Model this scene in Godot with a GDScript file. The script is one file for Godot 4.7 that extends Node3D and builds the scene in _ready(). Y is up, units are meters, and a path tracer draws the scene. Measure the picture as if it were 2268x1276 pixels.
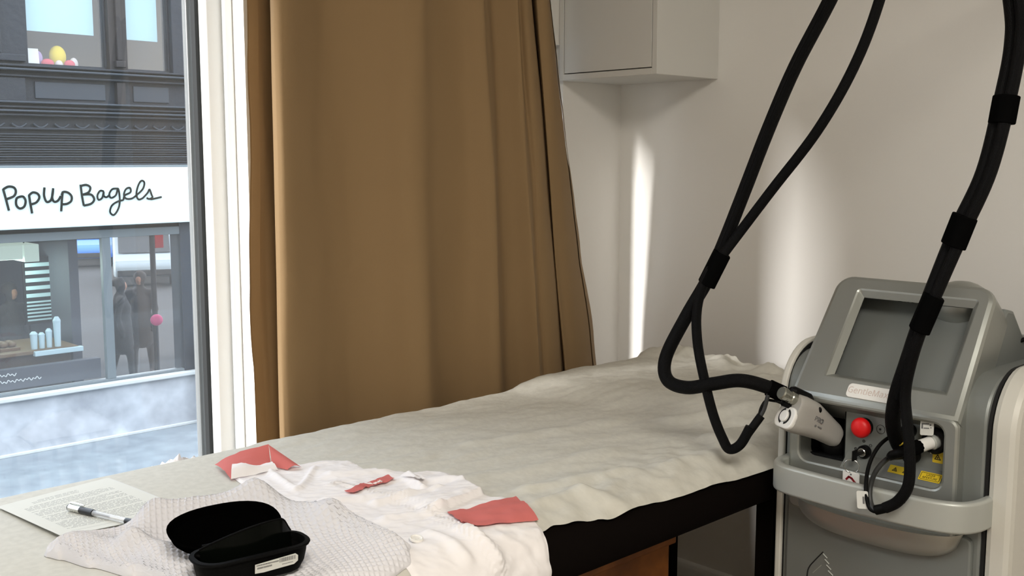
extends Node3D

const EYE := 1.40
const STREET := -2.10
const FACE := -12.9

# ---------------------------------------------------------------- mesh helper
class Geo:
	var v := PackedVector3Array()
	var n := PackedVector3Array()
	var uv := PackedVector2Array()
	var ix := PackedInt32Array()

	func add(p: Vector3, nn: Vector3, t := Vector2.ZERO) -> int:
		v.append(p)
		n.append(nn)
		uv.append(t)
		return v.size() - 1

	func tri(a: Vector3, b: Vector3, c: Vector3) -> void:
		var nn := (c - a).cross(b - a).normalized()
		var i := add(a, nn)
		add(b, nn)
		add(c, nn)
		ix.append_array(PackedInt32Array([i, i + 1, i + 2]))

	func quad(a: Vector3, b: Vector3, c: Vector3, d: Vector3) -> void:
		var nn := (d - b).cross(c - a).normalized()
		var i := add(a, nn, Vector2(0, 1))
		add(b, nn, Vector2(1, 1))
		add(c, nn, Vector2(1, 0))
		add(d, nn, Vector2(0, 0))
		ix.append_array(PackedInt32Array([i, i + 1, i + 2, i, i + 2, i + 3]))

	# faces between two rings; smooth along the ring, creased between strips
	func strip(a: PackedVector3Array, b: PackedVector3Array, closed := true) -> void:
		var m := a.size()
		var q := m if closed else m - 1
		var fn := PackedVector3Array()
		for i in q:
			var j := (i + 1) % m
			fn.append((b[i] - a[j]).cross(b[j] - a[i]))
		for i in q:
			var j := (i + 1) % m
			var here := fn[i]
			var prev := fn[(i - 1 + q) % q] if closed or i > 0 else here
			var next := fn[(i + 1) % q] if closed or i < q - 1 else here
			var h0 := here.normalized()
			var n0 := (here + prev).normalized() if h0.dot(prev.normalized()) > 0.6 else h0
			var n1 := (here + next).normalized() if h0.dot(next.normalized()) > 0.6 else h0
			var k := add(a[i], n0, Vector2(float(i) / q, 0))
			add(a[j], n1, Vector2(float(i + 1) / q, 0))
			add(b[j], n1, Vector2(float(i + 1) / q, 1))
			add(b[i], n0, Vector2(float(i) / q, 1))
			ix.append_array(PackedInt32Array([k, k + 1, k + 2, k, k + 2, k + 3]))

	func cap(ring: PackedVector3Array, flip := false) -> void:
		var c := Vector3.ZERO
		for p in ring:
			c += p
		c /= ring.size()
		var nn := Vector3.ZERO
		for i in ring.size():
			nn += (ring[i] - c).cross(ring[(i + 1) % ring.size()] - c)
		nn = nn.normalized() * (1.0 if flip else -1.0)
		var ax := (ring[0] - c).normalized()
		if absf(ax.dot(nn)) > 0.99:
			ax = nn.cross(Vector3(0.3, 0.5, 0.8)).normalized()
		var ay := nn.cross(ax).normalized()
		var flat := PackedVector2Array()
		var base := v.size()
		for p in ring:
			var f := Vector2((p - c).dot(ax), (p - c).dot(ay))
			flat.append(f)
			add(p, nn, f)
		var t := Geometry2D.triangulate_polygon(flat)
		for k in range(0, t.size(), 3):
			var a := ring[t[k]]
			var b := ring[t[k + 1]]
			var d := ring[t[k + 2]]
			if (d - a).cross(b - a).dot(nn) > 0:
				ix.append_array(PackedInt32Array([base + t[k], base + t[k + 1], base + t[k + 2]]))
			else:
				ix.append_array(PackedInt32Array([base + t[k], base + t[k + 2], base + t[k + 1]]))

	func loft(rings: Array, cap0 := true, cap1 := true, closed := true) -> void:
		for i in rings.size() - 1:
			strip(rings[i], rings[i + 1], closed)
		if cap0:
			cap(rings[0], true)
		if cap1:
			cap(rings[-1])

	# smooth surface through rows of points; uvs optional via scale
	func grid(rows: Array, wrap := false, us := 1.0, vs := 1.0) -> void:
		var nr := rows.size()
		var nc: int = rows[0].size()
		var base := v.size()
		var acc := PackedVector3Array()
		acc.resize(nr * nc)
		var cells := nc if wrap else nc - 1
		for r in nr - 1:
			var ra: PackedVector3Array = rows[r]
			var rb: PackedVector3Array = rows[r + 1]
			for c in cells:
				var d := (c + 1) % nc
				var fn := (rb[c] - ra[d]).cross(rb[d] - ra[c])
				acc[r * nc + c] += fn
				acc[r * nc + d] += fn
				acc[(r + 1) * nc + c] += fn
				acc[(r + 1) * nc + d] += fn
				var i := base + r * nc
				ix.append_array(PackedInt32Array([i + c, i + d, i + nc + d, i + c, i + nc + d, i + nc + c]))
		for r in nr:
			var ra: PackedVector3Array = rows[r]
			for c in nc:
				add(ra[c], acc[r * nc + c].normalized(), Vector2(us * c / float(cells), vs * r / float(nr - 1)))

	func mesh(o: Vector3) -> ArrayMesh:
		var a := []
		a.resize(Mesh.ARRAY_MAX)
		var w := PackedVector3Array()
		w.resize(v.size())
		for i in v.size():
			w[i] = v[i] - o
		a[Mesh.ARRAY_VERTEX] = w
		a[Mesh.ARRAY_NORMAL] = n
		a[Mesh.ARRAY_TEX_UV] = uv
		a[Mesh.ARRAY_INDEX] = ix
		var m := ArrayMesh.new()
		m.add_surface_from_arrays(Mesh.PRIMITIVE_TRIANGLES, a)
		return m


var M := {}
var origin := {}
var rng := RandomNumberGenerator.new()
var nz := FastNoiseLite.new()
var used := {}


func V2(x: float, y: float) -> Vector2:
	return Vector2(x, y)


# ---------------------------------------------------------------- nodes
func numbered(called: String) -> String:
	if not used.has(called):
		used[called] = 0
		return called
	used[called] += 1
	return "%s_%03d" % [called, used[called]]


func tag(o: Node3D, label: String, category: String, group := "", kind := "") -> void:
	if label:
		o.set_meta("label", label)
	if category:
		o.set_meta("category", category)
	if group:
		o.set_meta("group", group)
	if kind:
		o.set_meta("kind", kind)


func thing(called: String, label: String, category: String, at: Vector3, group := "") -> Node3D:
	var o := Node3D.new()
	o.name = numbered(called)
	add_child(o)
	o.position = at
	origin[o] = at
	tag(o, label, category, group)
	return o


func part(parent: Node3D, called: String, g: Geo, m: Material, label := "") -> MeshInstance3D:
	var o := MeshInstance3D.new()
	o.name = called
	var off: Vector3 = origin.get(parent, Vector3.ZERO)
	o.mesh = g.mesh(off)
	o.material_override = m
	o.cast_shadow = GeometryInstance3D.SHADOW_CASTING_SETTING_ON
	parent.add_child(o, true)
	origin[o] = off
	if label:
		o.set_meta("label", label)
	return o


func solo(called: String, g: Geo, m: Material, label: String, category: String, group := "") -> MeshInstance3D:
	var o := part(self, numbered(called), g, m)
	tag(o, label, category, group)
	return o


func struct(called: String, g: Geo, m: Material) -> MeshInstance3D:
	var o := part(self, numbered(called), g, m)
	o.set_meta("kind", "structure")
	return o


func write(parent: Node3D, called: String, words: String, high: float, t: Transform3D, m: Material, deep := 0.0004) -> void:
	var f := SystemFont.new()
	f.font_names = PackedStringArray(["Droid Sans"])
	var tm := TextMesh.new()
	tm.text = words
	tm.font = f
	tm.font_size = 32
	tm.pixel_size = high / 24.0
	tm.depth = deep
	var o := MeshInstance3D.new()
	o.name = called
	o.mesh = tm
	o.material_override = m
	var off: Vector3 = origin.get(parent, Vector3.ZERO)
	o.transform = Transform3D(t.basis, t.origin - off)
	parent.add_child(o, true)


# ---------------------------------------------------------------- shapes
func rr(w: float, h: float, r: float, k := 4, c := Vector2.ZERO) -> PackedVector2Array:
	var out := PackedVector2Array()
	r = minf(r, minf(w, h) * 0.499)
	var cs := [Vector2(w / 2 - r, h / 2 - r), Vector2(-w / 2 + r, h / 2 - r), Vector2(-w / 2 + r, -h / 2 + r), Vector2(w / 2 - r, -h / 2 + r)]
	for q in 4:
		for i in k + 1:
			var a := (q + float(i) / k) * PI / 2
			out.append(c + cs[q] + Vector2(cos(a), sin(a)) * r)
	return out


func circle(r: float, k := 20, c := Vector2.ZERO) -> PackedVector2Array:
	var out := PackedVector2Array()
	for i in k:
		out.append(c + Vector2(cos(TAU * i / k), sin(TAU * i / k)) * r)
	return out


func inset(p: PackedVector2Array, d: float) -> PackedVector2Array:
	var out := PackedVector2Array()
	var s := 0.0
	for i in p.size():
		s += p[i].cross(p[(i + 1) % p.size()])
	var sg := signf(s)
	for i in p.size():
		var a := p[i] - p[(i - 1 + p.size()) % p.size()]
		var b := p[(i + 1) % p.size()] - p[i]
		if a.length() < 1e-7:
			a = b
		if b.length() < 1e-7:
			b = a
		a = a.normalized()
		b = b.normalized()
		var na := Vector2(-a.y, a.x) * sg
		var nb := Vector2(-b.y, b.x) * sg
		var m := (na + nb).normalized()
		out.append(p[i] + m * d / maxf(0.4, m.dot(na)))
	return out


func lift(p: PackedVector2Array, t: Transform3D, w: float) -> PackedVector3Array:
	var out := PackedVector3Array()
	for q in p:
		out.append(t * Vector3(q.x, q.y, w))
	return out


# prism of an outline between w0 and w1 along the frame's third axis, the w1 edge (and w0 if both) rounded by b
func plate(g: Geo, p: PackedVector2Array, t: Transform3D, w0: float, w1: float, b := 0.0, both := false) -> void:
	if b <= 0.0:
		g.loft([lift(p, t, w0), lift(p, t, w1)])
		return
	var s := signf(w1 - w0)
	var rings := []
	if both:
		rings.append(lift(inset(p, b), t, w0))
		rings.append(lift(inset(p, b * 0.3), t, w0 + s * b * 0.3))
		rings.append(lift(p, t, w0 + s * b))
	else:
		rings.append(lift(p, t, w0))
	rings.append(lift(p, t, w1 - s * b))
	rings.append(lift(inset(p, b * 0.3), t, w1 - s * b * 0.3))
	rings.append(lift(inset(p, b), t, w1))
	g.loft(rings)


func bx(g: Geo, c: Vector3, s: Vector3, b := 0.0, basis := Basis()) -> void:
	var t := Transform3D(basis, c)
	if b <= 0.0:
		plate(g, PackedVector2Array([V2(-s.x / 2, -s.y / 2), V2(s.x / 2, -s.y / 2), V2(s.x / 2, s.y / 2), V2(-s.x / 2, s.y / 2)]), t, -s.z / 2, s.z / 2)
	else:
		plate(g, rr(s.x, s.y, b, 2), t, -s.z / 2, s.z / 2, b, true)


# box given by two corners
func span(g: Geo, a: Vector3, c: Vector3, b := 0.0) -> void:
	bx(g, (a + c) / 2, (c - a).abs(), b)


func curve(p: Array, per := 6) -> PackedVector3Array:
	var out := PackedVector3Array()
	for i in p.size() - 1:
		var p0: Vector3 = p[maxi(i - 1, 0)]
		var p1: Vector3 = p[i]
		var p2: Vector3 = p[i + 1]
		var p3: Vector3 = p[mini(i + 2, p.size() - 1)]
		for k in per:
			out.append(p1.cubic_interpolate(p2, p0, p3, float(k) / per))
	out.append(p[-1])
	return out


func tube(g: Geo, p: PackedVector3Array, r, segs := 10, caps := true, vper := 0.0) -> void:
	var rows := []
	var side := Vector3.ZERO
	var total := 0.0
	for i in p.size():
		var d := (p[mini(i + 1, p.size() - 1)] - p[maxi(i - 1, 0)]).normalized()
		if side == Vector3.ZERO:
			side = d.cross(Vector3.UP if absf(d.y) < 0.9 else Vector3.RIGHT).normalized()
		side = (side - d * side.dot(d)).normalized()
		var other := d.cross(side)
		var rad: float = r[i] if r is Array else r
		var row := PackedVector3Array()
		for k in segs + 1:
			var a := TAU * k / segs
			row.append(p[i] + (side * cos(a) + other * sin(a)) * rad)
		rows.append(row)
		if i:
			total += p[i].distance_to(p[i - 1])
	var base := g.v.size()
	g.grid(rows, false, 1.0, total * vper if vper > 0 else 1.0)
	# seam normals
	for i in p.size():
		var a := base + i * (segs + 1)
		var m := (g.n[a] + g.n[a + segs]).normalized()
		g.n[a] = m
		g.n[a + segs] = m
	if caps:
		var r0: PackedVector3Array = rows[0].duplicate()
		var r1: PackedVector3Array = rows[-1].duplicate()
		r0.remove_at(segs)
		r1.remove_at(segs)
		g.cap(r0, true)
		g.cap(r1)


# turned shape: profile of (radius, along z of t)
func lathe(g: Geo, prof: Array, t: Transform3D, segs := 24, smooth := false) -> void:
	var rings := []
	for q in prof:
		rings.append(lift(circle(maxf(q.x, 0.00005), segs), t, q.y))
	if smooth:
		g.grid(rings, true)
	else:
		g.loft(rings, true, true)


func along(a: Vector3, b: Vector3) -> Transform3D:
	var z := (b - a).normalized()
	var x := Vector3.UP.cross(z)
	if x.length() < 0.05:
		x = Vector3.RIGHT.cross(z)
	x = x.normalized()
	return Transform3D(Basis(x, z.cross(x), z), a)


func rod(g: Geo, a: Vector3, b: Vector3, r: float, segs := 12) -> void:
	lathe(g, [V2(r, 0), V2(r, a.distance_to(b))], along(a, b), segs)


func blob(g: Geo, c: Vector3, s: Vector3, seg := 16, bump := 0.0) -> void:
	var rows := []
	for i in seg / 2 + 1:
		var row := PackedVector3Array()
		var a := PI * i / (seg / 2)
		for k in seg:
			var b := TAU * k / seg
			var d := Vector3(sin(a) * cos(b), cos(a), sin(a) * sin(b))
			var f := 1.0 + bump * nz.get_noise_3dv(d * 40.0 + c * 30.0)
			row.append(c + d * s * f)
		rows.append(row)
	g.grid(rows, true)


# ---------------------------------------------------------------- materials
func mat(called: String, c: Color, rough := 0.6, metal := 0.0) -> StandardMaterial3D:
	var m := StandardMaterial3D.new()
	m.resource_name = called
	m.albedo_color = c
	m.roughness = rough
	m.metallic = metal
	m.cull_mode = BaseMaterial3D.CULL_DISABLED
	M[called] = m
	return m


func noise_tex(freq: float, lo: Color, hi: Color, size := 256, oct := 4, sd := 1) -> NoiseTexture2D:
	var t := NoiseTexture2D.new()
	t.width = size
	t.height = size
	t.seamless = true
	var f := FastNoiseLite.new()
	f.seed = sd
	f.noise_type = FastNoiseLite.TYPE_SIMPLEX_SMOOTH
	f.frequency = freq
	f.fractal_octaves = oct
	t.noise = f
	var gr := Gradient.new()
	gr.set_color(0, lo)
	gr.set_color(1, hi)
	t.color_ramp = gr
	return t


func grain(m: StandardMaterial3D, tex: Texture2D, scale: float, bump: float) -> void:
	m.uv1_triplanar = true
	m.uv1_world_triplanar = true
	m.uv1_scale = Vector3.ONE * scale
	m.heightmap_enabled = true
	m.heightmap_texture = tex
	m.heightmap_scale = bump


func tint(m: StandardMaterial3D, tex: Texture2D, scale: float) -> void:
	m.uv1_triplanar = true
	m.uv1_world_triplanar = true
	m.uv1_scale = Vector3.ONE * scale
	m.albedo_texture = tex


func make_materials() -> void:
	var fine := noise_tex(0.12, Color(0, 0, 0), Color(1, 1, 1), 256, 3, 3)
	var soft := noise_tex(0.02, Color(0, 0, 0), Color(1, 1, 1), 256, 4, 5)
	grain(mat("wall_paint", Color(0.905, 0.895, 0.875), 0.62), soft, 3.0, 0.05)
	mat("ceiling_paint", Color(0.93, 0.925, 0.91), 0.8)
	mat("trim_paint", Color(0.90, 0.90, 0.89), 0.4)
	mat("frame_white", Color(0.90, 0.915, 0.92), 0.35)
	mat("frame_grey", Color(0.34, 0.35, 0.35), 0.4)
	mat("gasket", Color(0.07, 0.08, 0.08), 0.7)
	var fl := mat("floor_wood", Color(0.52, 0.47, 0.40), 0.5)
	tint(fl, noise_tex(0.015, Color(0.75, 0.72, 0.7), Color(1, 1, 1), 256, 4, 9), 1.5)
	var gl := mat("window_glass", Color(0.86, 0.92, 0.97, 0.08), 0.02)
	gl.transparency = BaseMaterial3D.TRANSPARENCY_ALPHA
	gl.backlight_enabled = true
	gl.backlight = Color(0.045, 0.05, 0.055)
	var gs := mat("shop_glass", Color(0.85, 0.9, 0.95, 0.06), 0.02)
	gs.transparency = BaseMaterial3D.TRANSPARENCY_ALPHA
	var cu := mat("curtain_cloth", Color(0.56, 0.455, 0.315), 0.85)
	cu.backlight_enabled = true
	cu.backlight = Color(0.16, 0.125, 0.075)
	grain(cu, fine, 26.0, 0.02)
	grain(mat("cabinet_paint", Color(0.84, 0.835, 0.815), 0.45), soft, 6.0, 0.01)
	var sh := mat("paper_sheet", Color(0.825, 0.815, 0.775), 0.9)
	tint(sh, noise_tex(0.03, Color(0.94, 0.94, 0.94), Color(1, 1, 1), 512, 4, 21), 3.0)
	sh.heightmap_enabled = true
	sh.heightmap_texture = fine
	sh.heightmap_scale = 0.03
	mat("vinyl_black", Color(0.05, 0.035, 0.03), 0.6).metallic_specular = 0.12
	var wd := mat("wood_brown", Color(0.55, 0.33, 0.13), 0.45)
	tint(wd, noise_tex(0.02, Color(0.7, 0.66, 0.62), Color(1, 1, 1), 256, 4, 33), 2.0)
	grain(mat("white_cotton", Color(0.94, 0.925, 0.925), 0.9), fine, 30.0, 0.012)
	grain(mat("waffle_cotton", Color(0.86, 0.855, 0.87), 0.92), fine, 30.0, 0.015)
	grain(mat("pink_cotton", Color(0.80, 0.43, 0.41), 0.85), fine, 30.0, 0.012)
	mat("thread_white", Color(0.95, 0.93, 0.92), 0.7)
	mat("button_white", Color(0.93, 0.92, 0.9), 0.25)
	grain(mat("case_black", Color(0.02, 0.02, 0.02), 0.7), fine, 20.0, 0.02)
	M.case_black.metallic_specular = 0.2
	mat("case_lining", Color(0.012, 0.012, 0.012), 0.95).metallic_specular = 0.0
	mat("lens_dark", Color(0.02, 0.028, 0.02), 0.12).metallic_specular = 0.2
	mat("label_white", Color(0.84, 0.84, 0.82), 0.5)
	mat("ink_black", Color(0.03, 0.03, 0.035), 0.6)
	mat("ink_grey", Color(0.42, 0.42, 0.42), 0.6)
	mat("ink_faint", Color(0.80, 0.74, 0.71), 0.6)
	mat("ink_red", Color(0.5, 0.05, 0.1), 0.5)
	mat("pen_dark", Color(0.05, 0.06, 0.085), 0.3)
	var pc := mat("pen_clear", Color(0.93, 0.94, 0.95, 0.35), 0.08)
	pc.transparency = BaseMaterial3D.TRANSPARENCY_ALPHA
	var gm := mat("console_grey", Color(0.64, 0.65, 0.63), 0.36, 0.7)
	grain(gm, fine, 60.0, 0.008)
	var gd := mat("body_grey", Color(0.50, 0.515, 0.505), 0.45, 0.35)
	grain(gd, fine, 60.0, 0.008)
	mat("handle_grey", Color(0.70, 0.71, 0.69), 0.42, 0.3)
	mat("scoop_grey", Color(0.74, 0.74, 0.715), 0.28, 0.6)
	mat("panel_cream", Color(0.80, 0.79, 0.755), 0.45)
	mat("panel_seam", Color(0.03, 0.03, 0.03), 0.8)
	var sc := mat("screen_off", Color(0.20, 0.20, 0.19), 0.32)
	sc.roughness_texture = noise_tex(0.012, Color(0.75, 0.75, 0.75), Color(1, 1, 1), 256, 5, 71)
	sc.uv1_triplanar = true
	sc.uv1_world_triplanar = true
	sc.uv1_scale = Vector3.ONE * 5.0
	mat("dark_plastic", Color(0.04, 0.04, 0.043), 0.45).metallic_specular = 0.25
	mat("dock_dark", Color(0.06, 0.065, 0.07), 0.6).metallic_specular = 0.2
	mat("red_plastic", Color(0.86, 0.05, 0.07), 0.45)
	mat("chrome", Color(0.82, 0.82, 0.8), 0.16, 1.0)
	mat("steel_clear", Color(0.62, 0.62, 0.58), 0.2, 0.7)
	mat("white_plastic", Color(0.90, 0.895, 0.88), 0.35)
	mat("handpiece_grey", Color(0.64, 0.63, 0.61), 0.45)
	mat("yellow_print", Color(0.86, 0.74, 0.16), 0.5)
	var hs := mat("hose_braid", Color(0.05, 0.05, 0.053), 0.55)
	hs.metallic_specular = 0.2
	hs.heightmap_enabled = true
	hs.heightmap_texture = weave_tex()
	hs.heightmap_scale = 0.06
	hs.uv1_scale = Vector3(14, 1, 1)
	mat("hose_sleeve", Color(0.03, 0.03, 0.03), 0.85).metallic_specular = 0.08
	mat("wire_black", Color(0.05, 0.05, 0.05), 0.5).metallic_specular = 0.2
	mat("wire_grey", Color(0.16, 0.165, 0.165), 0.45)
	mat("radiator_white", Color(0.86, 0.87, 0.86), 0.4)
	# street
	grain(mat("iron_dark", Color(0.11, 0.14, 0.18), 0.6), soft, 1.5, 0.3)
	mat("iron_light", Color(0.20, 0.235, 0.275), 0.55)
	mat("iron_brown", Color(0.15, 0.135, 0.14), 0.65)
	mat("sign_white", Color(0.85, 0.92, 0.92), 0.5)
	mat("sign_ink", Color(0.02, 0.085, 0.085), 0.7).metallic_specular = 0.1
	var cn := mat("concrete_pale", Color(0.79, 0.815, 0.84), 0.85)
	tint(cn, noise_tex(0.012, Color(0.78, 0.78, 0.79), Color(1, 1, 1), 256, 5, 41), 0.6)
	var sw := mat("sidewalk", Color(0.56, 0.60, 0.625), 0.9)
	tint(sw, noise_tex(0.02, Color(0.85, 0.85, 0.86), Color(1, 1, 1), 256, 4, 43), 0.5)
	var asph := mat("asphalt", Color(0.12, 0.125, 0.135), 0.9)
	tint(asph, noise_tex(0.05, Color(0.8, 0.8, 0.8), Color(1, 1, 1), 256, 4, 44), 0.8)
	mat("stripe_paint", Color(0.55, 0.55, 0.54), 0.8)
	mat("ledge_white", Color(0.80, 0.82, 0.82), 0.6)
	mat("shop_frame", Color(0.42, 0.46, 0.48), 0.5)
	mat("blind_pale", Color(0.61, 0.76, 0.80), 0.7)
	mat("shop_wall_slate", Color(0.27, 0.285, 0.32), 0.8)
	mat("shop_ceiling", Color(0.55, 0.55, 0.55), 0.85)
	mat("shop_floor_tile", Color(0.36, 0.34, 0.33), 0.7)
	mat("counter_base", Color(0.27, 0.22, 0.18), 0.6)
	mat("room_beige", Color(0.45, 0.42, 0.36), 0.8)
	mat("counter_wood", Color(0.40, 0.32, 0.22), 0.6)
	mat("counter_white", Color(0.70, 0.80, 0.83), 0.5)
	mat("plush_yellow", Color(0.80, 0.72, 0.15), 0.9)
	mat("plush_red", Color(0.72, 0.25, 0.32), 0.9)
	mat("plush_white", Color(0.75, 0.73, 0.72), 0.9)
	mat("plush_lilac", Color(0.6, 0.52, 0.68), 0.9)
	mat("car_blue", Color(0.18, 0.38, 0.68), 0.25)
	mat("car_white", Color(0.42, 0.46, 0.48), 0.3)
	mat("car_glass", Color(0.05, 0.07, 0.08), 0.08)
	mat("tyre", Color(0.03, 0.03, 0.03), 0.8)
	mat("sign_red", Color(0.80, 0.12, 0.15), 0.5)
	mat("ball_pink", Color(0.80, 0.20, 0.45), 0.7)
	mat("skin", Color(0.62, 0.44, 0.34), 0.6)
	mat("hair_brown", Color(0.12, 0.08, 0.06), 0.7)
	mat("coat_dark", Color(0.13, 0.115, 0.115), 0.85)
	mat("coat_brown", Color(0.17, 0.13, 0.11), 0.85)
	mat("coat_grey", Color(0.25, 0.24, 0.24), 0.85)
	mat("brick_far", Color(0.30, 0.27, 0.26), 0.85)


func weave_tex() -> ImageTexture:
	var im := Image.create(32, 32, false, Image.FORMAT_L8)
	for y in 32:
		for x in 32:
			var d1 := absf(fmod(x + y, 16.0) - 8.0) / 8.0
			var d2 := absf(fmod(x - y + 64, 16.0) - 8.0) / 8.0
			var k := maxf(d1, d2)
			im.set_pixel(x, y, Color(k, k, k))
	return ImageTexture.create_from_image(im)


# ---------------------------------------------------------------- bed surface
# a point of the padded table top: x along the table, q across it (= z on the flat, then round the near edge and down)
func bed_point(x: float, q: float, h: float) -> Vector3:
	if q < -1.93:
		var e := -1.93 - q
		var a := minf(e / 0.03, PI / 2)
		var down := maxf(e - 0.03 * PI / 2, 0.0)
		var nn := Vector3(0, cos(a), -sin(a))
		return Vector3(x, 0.77 - down, -1.93) + nn * (0.03 + h)
	if q < -1.232:
		return Vector3(x, 0.80 + h, q)
	var b := minf((q + 1.232) / 0.08, PI / 2)
	var dn := maxf(q + 1.232 - 0.08 * PI / 2, 0.0)
	return Vector3(x, 0.72 - dn, -1.232) + Vector3(0, cos(b), sin(b)) * (0.08 + h)


func table(t: Array, x: float) -> float:
	if x <= t[0].x:
		return t[0].y
	for i in t.size() - 1:
		if x <= t[i + 1].x:
			var f: float = (x - t[i].x) / maxf(t[i + 1].x - t[i].x, 1e-6)
			f = f * f * (3 - 2 * f)
			return lerpf(t[i].y, t[i + 1].y, f)
	return t[-1].y


func ridge(x: float, q: float, a: Vector2, b: Vector2, w: float) -> float:
	var p := V2(x, q)
	var c := Geometry2D.get_closest_point_to_segment(p, a, b)
	var d := p.distance_to(c) / w
	return exp(-d * d)


func sheet_h(x: float, q: float) -> float:
	var h := 0.004
	h += 0.0045 * nz.get_noise_2d(x * 260.0, q * 700.0)
	h += 0.0016 * nz.get_noise_2d(x * 700.0 + 13.0, q * 1500.0)
	h += 0.0045 * nz.get_noise_2d(x * 90.0 + 40.0, q * 160.0)
	# raised head section
	var lean := x - 0.22 * (q + 1.6)
	h += 0.022 * smoothstep(1.90, 2.06, lean)
	# long wrinkles close to the near edge
	var near := smoothstep(-1.42, -1.26, q)
	h += near * 0.006 * (1.0 - absf(nz.get_noise_2d(x * 320.0, q * 420.0 + 300.0)) * 2.0)
	h += 0.010 * ridge(x, q, V2(1.30, -1.32), V2(1.52, -1.26), 0.018)
	h += 0.009 * ridge(x, q, V2(1.22, -1.245), V2(1.36, -1.235), 0.014)
	h += 0.008 * ridge(x, q, V2(1.36, -1.25), V2(1.40, -1.17), 0.016)
	h += 0.007 * ridge(x, q, V2(1.60, -1.24), V2(1.84, -1.20), 0.016)
	h += 0.006 * ridge(x, q, V2(1.20, -1.45), V2(1.60, -1.38), 0.03)
	h += 0.006 * ridge(x, q, V2(1.45, -1.62), V2(1.95, -1.52), 0.03)
	h += 0.010 * ridge(x, q, V2(1.90, -1.45), V2(2.25, -1.28), 0.03)
	h += 0.012 * ridge(x, q, V2(1.84, -1.30), V2(2.10, -1.22), 0.025)
	# free end, crumpled
	var far := smoothstep(2.36, 2.50, x)
	h += far * 0.03 * (0.5 + nz.get_noise_2d(x * 500.0, q * 420.0))
	# flat and tight at the left end
	var left := 1.0 - smoothstep(0.95, 1.15, x)
	return lerpf(maxf(h, 0.002), 0.004 + 0.0012 * nz.get_noise_2d(x * 120.0, q * 300.0), left)


func robe_h(x: float, q: float) -> float:
	var h := sheet_h(x, q) * 0.6 + 0.004
	h += 0.003 * (0.5 + nz.get_noise_2d(x * 480.0 + 90.0, q * 380.0))
	h += 0.0018 * (1.0 - 2.0 * absf(nz.get_noise_2d(x * 700.0 - q * 500.0, q * 800.0 + 11.0)))
	if q < -1.28:
		h += 0.006 * ridge(x, q, V2(1.03, -1.74), V2(1.00, -1.60), 0.008)
		h += 0.005 * ridge(x, q, V2(1.10, -1.69), V2(1.01, -1.60), 0.007)
		h += 0.008 * ridge(x, q, V2(1.10, -1.63), V2(1.18, -1.58), 0.014)
		h += 0.009 * ridge(x, q, V2(1.00, -1.50), V2(1.12, -1.44), 0.016)
		h += 0.008 * ridge(x, q, V2(1.06, -1.44), V2(1.18, -1.42), 0.010)
		h += 0.010 * ridge(x, q, V2(1.19, -1.52), V2(1.17, -1.45), 0.008)
		h += 0.007 * ridge(x, q, V2(1.20, -1.48), V2(1.24, -1.42), 0.012)
		h += 0.008 * ridge(x, q, V2(1.02, -1.36), V2(1.11, -1.33), 0.012)
	# upper layer that ends at the pocket mouth
	var s := smoothstep(1.09, 1.12, x)
	var line := lerpf(-1.325, -1.350, clampf((x - 1.115) / 0.123, 0, 1))
	h += 0.013 * s * (1.0 - smoothstep(line - 0.004, line + 0.001, q)) * smoothstep(line - 0.12, line - 0.03, q)
	# elastic gathers running through label and pocket
	var el := [V2(1.075, -1.58), V2(1.10, -1.44), V2(1.094, -1.34), V2(1.076, -1.22), V2(1.085, -1.15)]
	for i in 4:
		var p := V2(x, q)
		var c := Geometry2D.get_closest_point_to_segment(p, el[i], el[i + 1])
		var d := p.distance_to(c)
		if d < 0.045:
			h += 0.0035 * exp(-pow(d / 0.016, 2.0)) * (0.5 + 0.5 * sin(q * 620.0 + 3.0 * sin(x * 300.0))) * (0.6 if i == 1 else 1.0)
	h += 0.0008 * (1.0 - 2.0 * absf(nz.get_noise_2d(x * 500.0 + q * 900.0, q * 1300.0 - x * 700.0)))
	# gathered cloth round the button
	h += 0.008 * ridge(x, q, V2(1.03, -1.26), V2(1.035, -1.18), 0.012)
	h += 0.008 * ridge(x, q, V2(1.075, -1.24), V2(1.085, -1.16), 0.010)
	h += 0.004 * ridge(x, q, V2(1.12, -1.19), V2(1.15, -1.16), 0.008)
	return h


func towel_h(x: float, q: float) -> float:
	var h := sheet_h(x, q) + 0.012
	h += 0.008 * (0.5 + nz.get_noise_2d(x * 190.0 + 500.0, q * 190.0))
	# bunched roll along the back
	h += 0.030 * ridge(x, q, V2(0.74, -1.575), V2(0.88, -1.53), 0.038)
	h += 0.022 * ridge(x, q, V2(0.88, -1.53), V2(0.93, -1.40), 0.034)
	h += 0.014 * ridge(x, q, V2(0.94, -1.38), V2(0.95, -1.26), 0.035)
	# fold in front of the hollow, and the hollow
	h += 0.011 * ridge(x, q, V2(0.655, -1.50), V2(0.72, -1.585), 0.020)
	h += 0.014 * ridge(x, q, V2(0.66, -1.50), V2(0.69, -1.38), 0.024)
	h -= 0.012 * ridge(x, q, V2(0.72, -1.51), V2(0.75, -1.49), 0.026)
	h += 0.012 * ridge(x, q, V2(0.60, -1.585), V2(0.64, -1.52), 0.030)
	# pressed flat under the spectacle case
	var k := ridge(x, q, V2(0.69, -1.295), V2(0.79, -1.28), 0.07)
	h = lerpf(h, 0.010, minf(1.0, k * 1.25))
	return maxf(h, sheet_h(x, q) + 0.006)


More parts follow.
